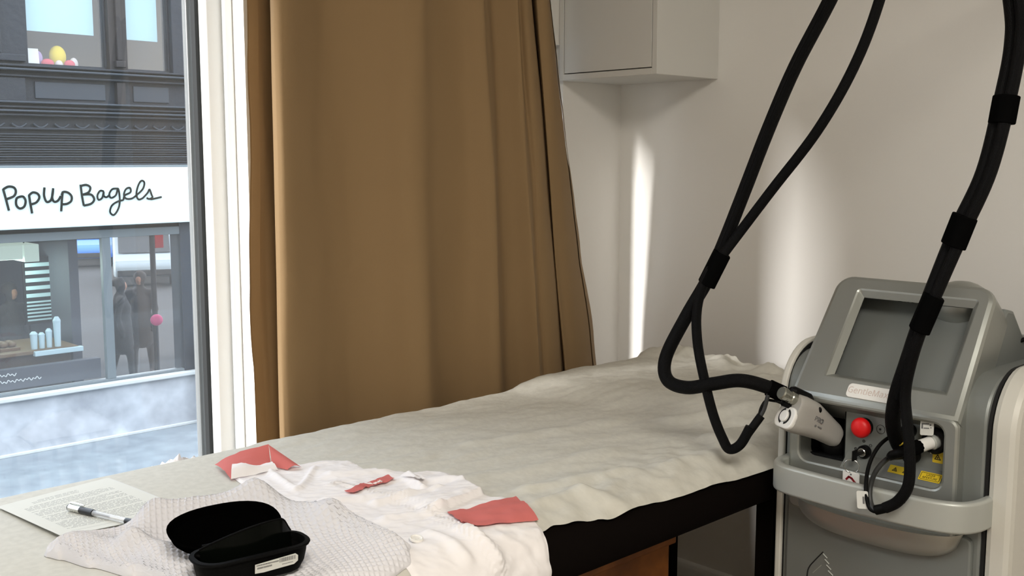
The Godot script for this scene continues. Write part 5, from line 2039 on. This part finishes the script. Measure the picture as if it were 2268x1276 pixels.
func shop_sign() -> void:
	var z := FACE
	var o := thing("shop_sign", "long white sign board with handwritten dark shop name", "sign", Vector3(3.4, H(2.68), z))
	var g := Geo.new()
	span(g, Vector3(0.2, H(2.68), z - 0.05), Vector3(6.66, H(3.385), z + 0.14), 0.01)
	part(o, "board", g, M.sign_white)
	var letters := [
		["P", [[V2(4.241, 1.050), V2(4.262, 0.950), V2(4.291, 0.804)], [V2(4.241, 1.045), V2(4.299, 1.076), V2(4.359, 1.065), V2(4.379, 1.020), V2(4.354, 0.966), V2(4.275, 0.935)]]],
		["o", [[V2(4.431, 0.961), V2(4.383, 0.938), V2(4.375, 0.865), V2(4.412, 0.823), V2(4.462, 0.844), V2(4.481, 0.908), V2(4.459, 0.956), V2(4.425, 0.960)]]],
		["p", [[V2(4.522, 0.975), V2(4.534, 0.860), V2(4.546, 0.763)], [V2(4.522, 0.971), V2(4.568, 1.004), V2(4.621, 0.987), V2(4.637, 0.940), V2(4.598, 0.886), V2(4.538, 0.867)]]],
		["U", [[V2(4.702, 1.059), V2(4.692, 0.967), V2(4.716, 0.892), V2(4.762, 0.904), V2(4.788, 0.964), V2(4.801, 1.048)], [V2(4.798, 1.029), V2(4.784, 0.936), V2(4.807, 0.889), V2(4.849, 0.902), V2(4.884, 0.953)]]],
		["p", [[V2(4.910, 1.008), V2(4.896, 0.915), V2(4.880, 0.775)], [V2(4.894, 0.962), V2(4.915, 1.001), V2(4.970, 0.993), V2(5.010, 0.949), V2(5.003, 0.893), V2(4.954, 0.861), V2(4.898, 0.857)]]],
		["B", [[V2(5.124, 1.084), V2(5.134, 0.956), V2(5.151, 0.832)], [V2(5.125, 1.068), V2(5.192, 1.080), V2(5.239, 1.049), V2(5.217, 0.992), V2(5.148, 0.965)], [V2(5.148, 0.965), V2(5.244, 0.963), V2(5.280, 0.904), V2(5.239, 0.853), V2(5.151, 0.834)]]],
		["a", [[V2(5.401, 0.997), V2(5.358, 1.006), V2(5.321, 0.951), V2(5.333, 0.898), V2(5.378, 0.921), V2(5.401, 0.993), V2(5.399, 0.945), V2(5.432, 0.927), V2(5.473, 0.957)]]],
		["g", [[V2(5.581, 1.028), V2(5.511, 1.024), V2(5.469, 0.967), V2(5.486, 0.918), V2(5.547, 0.946), V2(5.581, 1.028), V2(5.596, 0.915), V2(5.580, 0.799), V2(5.516, 0.709), V2(5.468, 0.744), V2(5.492, 0.821), V2(5.563, 0.868), V2(5.640, 0.887)]]],
		["e", [[V2(5.640, 0.887), V2(5.662, 0.943), V2(5.735, 0.980), V2(5.732, 1.034), V2(5.681, 1.021), V2(5.651, 0.953), V2(5.676, 0.904), V2(5.747, 0.902), V2(5.809, 0.940)]]],
		["l", [[V2(5.809, 0.940), V2(5.895, 1.016), V2(5.919, 1.095), V2(5.884, 1.120), V2(5.841, 1.067), V2(5.810, 0.959), V2(5.833, 0.890), V2(5.890, 0.903)]]],
		["s", [[V2(5.890, 0.903), V2(5.955, 0.966), V2(5.983, 1.010), V2(6.006, 0.945), V2(6.017, 0.910), V2(5.973, 0.891), V2(5.942, 0.905)], [V2(6.017, 0.910), V2(5.993, 0.887), V2(6.067, 0.898), V2(6.136, 0.912)]]],
	]
	for l in letters:
		g = Geo.new()
		for s in l[1]:
			var p := []
			for q in s:
				p.append(Vector3(q.x, q.y, z + 0.145))
			tube(g, curve(p, 5), 0.0135 if l[0] in ["P", "o", "p", "U", "B"] else 0.0115, 8)
		part(o, "letter", g, M.sign_ink)


func shop_inside() -> void:
	var z := FACE
	var o := thing("shop_interior", "dim shop room with dark walls behind the plate glass", "shop interior", Vector3(3.0, STREET, z - 2.0))
	var g := Geo.new()
	span(g, Vector3(0.0, H(0.0), z - 6.1), Vector3(5.47, H(2.9), z - 6.0))
	part(o, "back_wall", g, M.shop_wall_slate)
	g = Geo.new()
	span(g, Vector3(5.34, H(0.0), z - 6.0), Vector3(5.46, H(2.9), z - 0.9))
	part(o, "side_wall", g, M.shop_wall_slate)
	g = Geo.new()
	span(g, Vector3(0.0, H(0.0), z - 6.0), Vector3(0.1, H(2.9), z - 0.3))
	part(o, "side_wall", g, M.shop_wall_slate)
	g = Geo.new()
	span(g, Vector3(0.0, H(2.75), z - 6.1), Vector3(5.6, H(2.9), z - 0.3))
	part(o, "ceiling_slab", g, M.shop_ceiling)
	g = Geo.new()
	span(g, Vector3(0.1, H(0.0), z - 6.0), Vector3(5.34, H(0.03), z - 0.3))
	part(o, "floor_slab", g, M.shop_floor_tile)
	# dark low wall behind the glass carrying the painted line of print
	g = Geo.new()
	span(g, Vector3(1.0, H(0.73), z - 0.42), Vector3(5.45, H(0.98), z - 0.30), 0.005)
	part(o, "low_wall", g, M.shop_wall_slate)

	# counter with white top and pale edge
	var c := thing("shop_counter", "L-shaped counter with a white edge inside the bagel shop", "counter", Vector3(4.6, STREET, z - 0.9))
	g = Geo.new()
	span(g, Vector3(3.2, H(0.03), z - 1.5), Vector3(5.20, H(1.08), z - 0.62), 0.01)
	part(c, "base", g, M.counter_base)
	g = Geo.new()
	span(g, Vector3(3.1, H(1.08), z - 1.55), Vector3(5.28, H(1.13), z - 0.55), 0.01)
	part(c, "worktop", g, M.counter_wood)
	g = Geo.new()
	span(g, Vector3(4.72, H(1.06), z - 0.58), Vector3(5.32, H(1.12), z - 0.50), 0.006)
	part(c, "white_edge", g, M.counter_white)
	var cups := [[4.77, 0.22, 0.045, "short white paper cup at the left end of the cup row"], [4.865, 0.20, 0.038, "white paper cup second in the row on the shop counter"], [4.955, 0.24, 0.038, "white paper cup beside the tall bottle on the shop counter"], [5.06, 0.38, 0.045, "tall white bottle on the shop counter"]]
	for q in cups:
		g = Geo.new()
		var r: float = q[2]
		var h: float = q[1]
		lathe(g, [V2(0.0, 0.0), V2(r * 0.8, 0.0), V2(r, h * 0.8), V2(r * 1.05, h * 0.82), V2(r * 1.05, h * 0.88), V2(r * 0.5, h), V2(0.0, h)], Transform3D(Basis(Vector3(1, 0, 0), Vector3(0, 0, -1), Vector3(0, 1, 0)), Vector3(q[0], H(1.13), z - 0.66)), 18)
		solo("paper_cup", g, M.counter_white, q[3], "cup", "cups on the shop counter")
	# bread baskets on the counter
	for i in 3:
		var b := thing("bread_tray", ["tray of brown rolls at the left on the shop counter", "tray of brown rolls in the middle of the shop counter", "tray of brown rolls next to the paper cups"][i], "tray", Vector3(3.9 + i * 0.3, H(1.13), z - 0.85), "bread trays on the shop counter")
		g = Geo.new()
		span(g, Vector3(3.78 + i * 0.3, H(1.13), z - 1.0), Vector3(4.02 + i * 0.3, H(1.17), z - 0.7), 0.005)
		part(b, "tray", g, M.counter_wood)
		for k in 4:
			g = Geo.new()
			blob(g, Vector3(3.85 + i * 0.3 + 0.1 * (k % 2), H(1.20), z - 0.92 + 0.13 * (k / 2)), Vector3(0.055, 0.04, 0.05), 12)
			part(b, "roll", g, M.counter_wood)
	# menu board with white lines
	var mb := thing("menu_board", "dark menu board with rows of white print in the shop", "menu board", Vector3(5.2, H(1.4), z - 1.6))
	g = Geo.new()
	span(g, Vector3(5.00, H(1.30), z - 1.62), Vector3(5.42, H(2.20), z - 1.58), 0.005)
	part(mb, "board", g, M.dark_plastic)
	var yy := 2.12
	for i in 11:
		var th: float = 0.05 if i < 5 else 0.022
		g = Geo.new()
		span(g, Vector3(5.03, H(yy - th), z - 1.58), Vector3(5.39, H(yy), z - 1.574))
		part(mb, "print_row", g, M.counter_white)
		yy -= th + (0.052 if i < 5 else 0.026)
	# ceiling light box
	var lb := thing("light_box", "white lit light box hanging under the shop ceiling", "ceiling light", Vector3(4.7, H(2.2), z - 1.1))
	g = Geo.new()
	span(g, Vector3(4.35, H(2.24), z - 1.5), Vector3(4.78, H(2.42), z - 0.9), 0.01)
	span(g, Vector3(4.80, H(2.20), z - 1.5), Vector3(4.98, H(2.42), z - 0.9), 0.01)
	var m := mat("light_box_glow", Color(0.5, 0.56, 0.55), 0.5)
	m.emission_enabled = true
	m.emission = Color(0.85, 0.95, 0.9)
	m.emission_energy_multiplier = 0.035
	part(lb, "lamp_case", g, m)
	for x in [4.5, 4.9]:
		g = Geo.new()
		rod(g, Vector3(x, H(2.42), z - 1.2), Vector3(x, H(2.75), z - 1.2), 0.01, 8)
		part(lb, "hanger", g, M.dark_plastic)
	var l := OmniLight3D.new()
	l.name = "light_box_lamp"
	l.light_color = Color(0.85, 0.95, 0.9)
	l.light_energy = 0.07
	l.light_size = 0.15
	l.omni_range = 8.0
	l.shadow_enabled = true
	lb.add_child(l)
	l.position = Vector3(-0.05, -0.12, -0.1)
	# shop staff and customer
	person("person", "person with brown hair in dark top behind the shop counter", Vector3(5.03, STREET + 0.03, z - 2.2), 1.78, 0.3, M.coat_dark, M.hair_brown, 0.0)
	# lettering low on the glass
	g = Geo.new()
	for row in [[4.20, 4.42, 0.915], [4.20, 4.72, 0.835]]:
		var p := []
		var x: float = row[0]
		var k := 0
		while x < row[1]:
			p.append(Vector3(x, H(row[2] + (0.022 if k % 2 else -0.018) * (0.6 + 0.4 * sin(k * 1.7))), z - 0.294))
			x += 0.024
			k += 1
		tube(g, curve(p, 3), 0.006, 6)
	part(o, "window_print", g, M.ledge_white, "blurred line of white script low on the glass")


func corner_street() -> void:
	var z := FACE
	# crossing stripes seen through the corner glass
	for i in 6:
		var g := Geo.new()
		span(g, Vector3(5.75, STREET, z - 1.2 - i * 0.42), Vector3(7.4, STREET + 0.008, z - 1.4 - i * 0.42))
		solo("crossing_stripe", g, M.stripe_paint, ["pale crossing stripe nearest to the shop ledge", "second pale crossing stripe beyond the shop glass", "third pale crossing stripe beyond the shop glass", "fourth pale crossing stripe beyond the shop glass", "fifth pale crossing stripe beyond the shop glass", "farthest pale crossing stripe beyond the shop glass"][i], "road marking", "crossing stripes")
	car("parked_car", "blue car in the side street beyond the corner glass", Vector3(14.8, STREET - 0.12, -36.6), 1.16, M.car_blue)
	car("parked_car", "white car in the side street below the red sign", Vector3(13.9, STREET - 0.12, -30.2), 1.16, M.car_white)
	car("parked_car", "white car behind the others at the far end of the side street", Vector3(20.2, STREET - 0.12, -42.5), 1.16, M.car_white)
	person("person", "person in dark coat on the crossing beyond the corner glass", Vector3(6.95, STREET, z - 3.1), 1.66, 1.2, M.coat_dark, M.hair_brown, 0.6)
	person("person", "person in tan coat on the crossing under the red sign", Vector3(7.42, STREET, z - 3.4), 1.70, -0.6, M.coat_brown, M.hair_brown, 0.8)
	var g := Geo.new()
	blob(g, Vector3(6.52, H(1.28), z - 0.95), Vector3(0.085, 0.08, 0.08), 16)
	var bl := thing("balloon", "round pink balloon on a thin stick beyond the shop glass", "balloon", Vector3(6.52, STREET, z - 0.95))
	part(bl, "ball", g, M.ball_pink)
	g = Geo.new()
	rod(g, Vector3(6.52, STREET, z - 0.95), Vector3(6.52, H(1.22), z - 0.95), 0.012, 8)
	part(bl, "stick", g, M.iron_dark)
	# street sign on its pole
	var sg := thing("street_sign", "red street sign on a dark pole beyond the corner glass", "street sign", Vector3(6.95, STREET, z - 1.8))
	g = Geo.new()
	rod(g, Vector3(6.90, STREET, z - 1.8), Vector3(6.90, H(2.74), z - 1.8), 0.04, 12)
	part(sg, "pole", g, M.iron_brown)
	g = Geo.new()
	span(g, Vector3(6.93, H(2.20), z - 1.79), Vector3(7.06, H(2.50), z - 1.77), 0.004)
	part(sg, "plate", g, M.sign_red)
	g = Geo.new()
	rod(g, Vector3(7.25, STREET, z - 1.5), Vector3(7.25, H(2.74), z - 1.5), 0.035, 12)
	solo("lamp_pole", g, M.iron_dark, "slim dark pole right of the red street sign", "pole")
	# pale advertising pillar
	g = Geo.new()
	span(g, Vector3(7.36, STREET, z - 1.7), Vector3(7.56, H(2.4), z - 1.5), 0.01)
	solo("poster_pillar", g, M.blind_pale, "narrow pale blue pillar beside the slim dark pole", "pillar")
	# far side of the side street
	var fb := thing("far_building", "grey building at the end of the side street", "building", Vector3(12, STREET, -48))
	g = Geo.new()
	span(g, Vector3(0, STREET - 0.12, -50), Vector3(34, H(6.0), -47), 0.02)
	part(fb, "wall", g, M.brick_far)
	for i in 8:
		g = Geo.new()
		span(g, Vector3(11.0 + i * 2.6, H(0.6), -47.02), Vector3(12.6 + i * 2.6, H(3.0), -46.97), 0.01)
		part(fb, "window", g, M.blind_pale if i % 2 else M.car_glass)


func car(called: String, label: String, at: Vector3, turn: float, paint: Material) -> void:
	var o := thing(called, label, "car", at, "cars in the side street")
	var b := Basis(Vector3.UP, turn)
	var side := PackedVector2Array([V2(-2.1, 0.35), V2(-2.15, 0.60), V2(-2.0, 0.78), V2(-1.15, 0.90), V2(-0.55, 1.38), V2(0.75, 1.42), V2(1.45, 0.95), V2(2.05, 0.88), V2(2.12, 0.5), V2(2.08, 0.32)])
	var g := Geo.new()
	plate(g, side, Transform3D(b, at), -0.85, 0.85, 0.06, true)
	part(o, "body", g, paint)
	for w in [[V2(-1.17, 0.93), V2(-0.60, 1.385)], [V2(0.80, 1.42), V2(1.47, 0.97)]]:
		g = Geo.new()
		var d: Vector2 = (w[1] - w[0]).normalized()
		var nn := V2(-d.y, d.x) * 0.012
		plate(g, PackedVector2Array([w[0], w[1], w[1] + nn, w[0] + nn]), Transform3D(b, at), -0.70, 0.70)
		part(o, "windscreen", g, M.car_glass)
	for w in [-2.15, 2.115]:
		g = Geo.new()
		bx(g, at + b * Vector3(w, 0.45, 0), Vector3(0.06, 0.16, 1.5), 0.02, b)
		part(o, "bumper", g, M.tyre)
	for s in [-1, 1]:
		g = Geo.new()
		plate(g, PackedVector2Array([V2(-1.0, 0.93), V2(-0.48, 1.32), V2(0.05, 1.34), V2(0.05, 0.93)]), Transform3D(b, at), 0.845 * s, 0.86 * s)
		plate(g, PackedVector2Array([V2(0.12, 0.93), V2(0.12, 1.34), V2(0.70, 1.35), V2(1.22, 0.95)]), Transform3D(b, at), 0.845 * s, 0.86 * s)
		part(o, "side_window", g, M.car_glass)
		for x in [-1.3, 1.35]:
			g = Geo.new()
			lathe(g, [V2(0.0, -0.11), V2(0.30, -0.11), V2(0.33, -0.07), V2(0.33, 0.07), V2(0.30, 0.11), V2(0.0, 0.11)], Transform3D(b, at + b * Vector3(x, 0.33, 0.76 * s)), 20)
			part(o, "wheel", g, M.tyre)


# figure built as one skin over tapered bones (smooth union of capsules, surface nets)
func person(called: String, label: String, at: Vector3, tall: float, turn: float, coat: Material, hair: Material, stride: float) -> void:
	var o := thing(called, label, "person", at, "people in and beyond the shop")
	var k := tall / 1.75
	var bones := []
	var J := func(x, y, z): return Vector3(x, y, z) * k
	var sw: float = 0.16 * stride
	bones.append([J.call(0, 0.98, 0), J.call(0, 1.25, 0.01), 0.155 * k, 0.15 * k])
	bones.append([J.call(0, 1.25, 0.01), J.call(0, 1.42, 0), 0.15 * k, 0.10 * k])
	bones.append([J.call(-0.15, 1.40, 0), J.call(0.15, 1.40, 0), 0.07 * k, 0.07 * k])
	bones.append([J.call(0, 1.42, 0), J.call(0, 1.54, 0.01), 0.055 * k, 0.05 * k])
	bones.append([J.call(0, 1.60, 0.02), J.call(0, 1.68, 0.0), 0.085 * k, 0.088 * k])
	bones.append([J.call(0, 1.0, 0), J.call(0, 0.66, 0.0), 0.165 * k, 0.19 * k])
	for s in [-1, 1]:
		bones.append([J.call(0.19 * s, 1.40, 0), J.call(0.23 * s, 1.13, -0.02 + sw * 0.4 * s), 0.06 * k, 0.05 * k])
		bones.append([J.call(0.23 * s, 1.13, -0.02 + sw * 0.4 * s), J.call(0.21 * s, 0.88, 0.08 + sw * 0.8 * s), 0.048 * k, 0.035 * k])
		bones.append([J.call(0.21 * s, 0.88, 0.08 + sw * 0.8 * s), J.call(0.20 * s, 0.79, 0.10 + sw * 0.9 * s), 0.035 * k, 0.028 * k])
		bones.append([J.call(0.09 * s, 0.96, 0), J.call(0.10 * s, 0.52, 0.02 - sw * s), 0.10 * k, 0.065 * k])
		bones.append([J.call(0.10 * s, 0.52, 0.02 - sw * s), J.call(0.10 * s, 0.09, -0.02 - sw * 1.6 * s), 0.062 * k, 0.042 * k])
		bones.append([J.call(0.10 * s, 0.05, -0.03 - sw * 1.6 * s), J.call(0.11 * s, 0.035, 0.12 - sw * 1.6 * s), 0.04 * k, 0.034 * k])
	var g := nets(bones, 0.03, Transform3D(Basis(Vector3.UP, turn), at), 0.03)
	part(o, "body", g, coat)
	g = Geo.new()
	var b := Basis(Vector3.UP, turn)
	var rows := []
	for i in 9:
		var row := PackedVector3Array()
		var a := PI * 0.62 * i / 8
		for q in 18:
			var c := TAU * q / 18
			var d := Vector3(sin(a) * cos(c), cos(a), sin(a) * sin(c) - 0.12)
			row.append(at + b * (Vector3(0, 1.655, -0.005) * k + d * 0.105 * k))
		rows.append(row)
	g.grid(rows, true)
	part(o, "hair", g, hair)
	g = Geo.new()
	blob(g, at + b * (Vector3(0, 1.61, 0.055) * k), Vector3(0.062, 0.085, 0.052) * k, 14)
	blob(g, at + b * (Vector3(0, 1.60, 0.108) * k), Vector3(0.012, 0.02, 0.014) * k, 8)
	part(o, "face", g, M.skin)


func nets(bones: Array, cell: float, t: Transform3D, blend: float) -> Geo:
	var lo := Vector3(1e9, 1e9, 1e9)
	var hi := -lo
	for b in bones:
		var r: float = maxf(b[2], b[3]) + cell * 2
		for p in [b[0], b[1]]:
			lo = lo.min(p - Vector3.ONE * r)
			hi = hi.max(p + Vector3.ONE * r)
	var n := Vector3i(((hi - lo) / cell).ceil()) + Vector3i.ONE
	var f := PackedFloat32Array()
	f.resize(n.x * n.y * n.z)
	f.fill(1.0)
	for b in bones:
		var a: Vector3 = b[0]
		var c: Vector3 = b[1]
		var r0: float = b[2]
		var r1: float = b[3]
		var mr := maxf(r0, r1) + cell * 3 + blend
		var i0 := Vector3i(((a.min(c) - Vector3.ONE * mr - lo) / cell).floor()).clamp(Vector3i.ZERO, n - Vector3i.ONE)
		var i1 := Vector3i(((a.max(c) + Vector3.ONE * mr - lo) / cell).ceil()).clamp(Vector3i.ZERO, n - Vector3i.ONE)
		var d := c - a
		var dd := maxf(d.length_squared(), 1e-9)
		for z in range(i0.z, i1.z + 1):
			for y in range(i0.y, i1.y + 1):
				for x in range(i0.x, i1.x + 1):
					var p := lo + Vector3(x, y, z) * cell
					var s := clampf((p - a).dot(d) / dd, 0, 1)
					var v := p.distance_to(a + d * s) - lerpf(r0, r1, s)
					var id := (z * n.y + y) * n.x + x
					var w := f[id]
					var hh := maxf(blend - absf(v - w), 0.0) / blend
					f[id] = minf(v, w) - hh * hh * blend * 0.25
	var g := Geo.new()
	var at := {}
	var dx := [1, n.x, n.x * n.y]
	var corner := []
	for q in 8:
		corner.append((q & 1) * dx[0] + ((q >> 1) & 1) * dx[1] + ((q >> 2) & 1) * dx[2])
	var acc := []
	for z in n.z - 1:
		for y in n.y - 1:
			for x in n.x - 1:
				var id := (z * n.y + y) * n.x + x
				var inn := 0
				for q in 8:
					if f[id + corner[q]] < 0:
						inn += 1
				if inn == 0 or inn == 8:
					continue
				var sum := Vector3.ZERO
				var cnt := 0
				for q in 8:
					for e in 3:
						if (q >> e) & 1:
							continue
						var q2: int = q | (1 << e)
						var va := f[id + corner[q]]
						var vb := f[id + corner[q2]]
						if (va < 0) == (vb < 0):
							continue
						var s := va / (va - vb)
						var pa := Vector3(q & 1, (q >> 1) & 1, (q >> 2) & 1)
						var pb := Vector3(q2 & 1, (q2 >> 1) & 1, (q2 >> 2) & 1)
						sum += pa.lerp(pb, s)
						cnt += 1
				at[id] = g.add(t * (lo + (Vector3(x, y, z) + sum / cnt) * cell), Vector3.ZERO)
	for id in at:
		for e in 3:
			var va := f[id]
			var vb := f[id + dx[e]]
			if (va < 0) == (vb < 0):
				continue
			var u: int = dx[(e + 1) % 3]
			var w: int = dx[(e + 2) % 3]
			if not (at.has(id - u) and at.has(id - w) and at.has(id - u - w)):
				continue
			var q := [at[id], at[id - u], at[id - u - w], at[id - w]]
			if va < 0:
				q.reverse()
			g.ix.append_array(PackedInt32Array([q[0], q[1], q[2], q[0], q[2], q[3]]))
			var nn := (g.v[q[3]] - g.v[q[1]]).cross(g.v[q[2]] - g.v[q[0]])
			for i in q:
				g.n[i] += nn
	for i in g.n.size():
		g.n[i] = g.n[i].normalized()
	return g
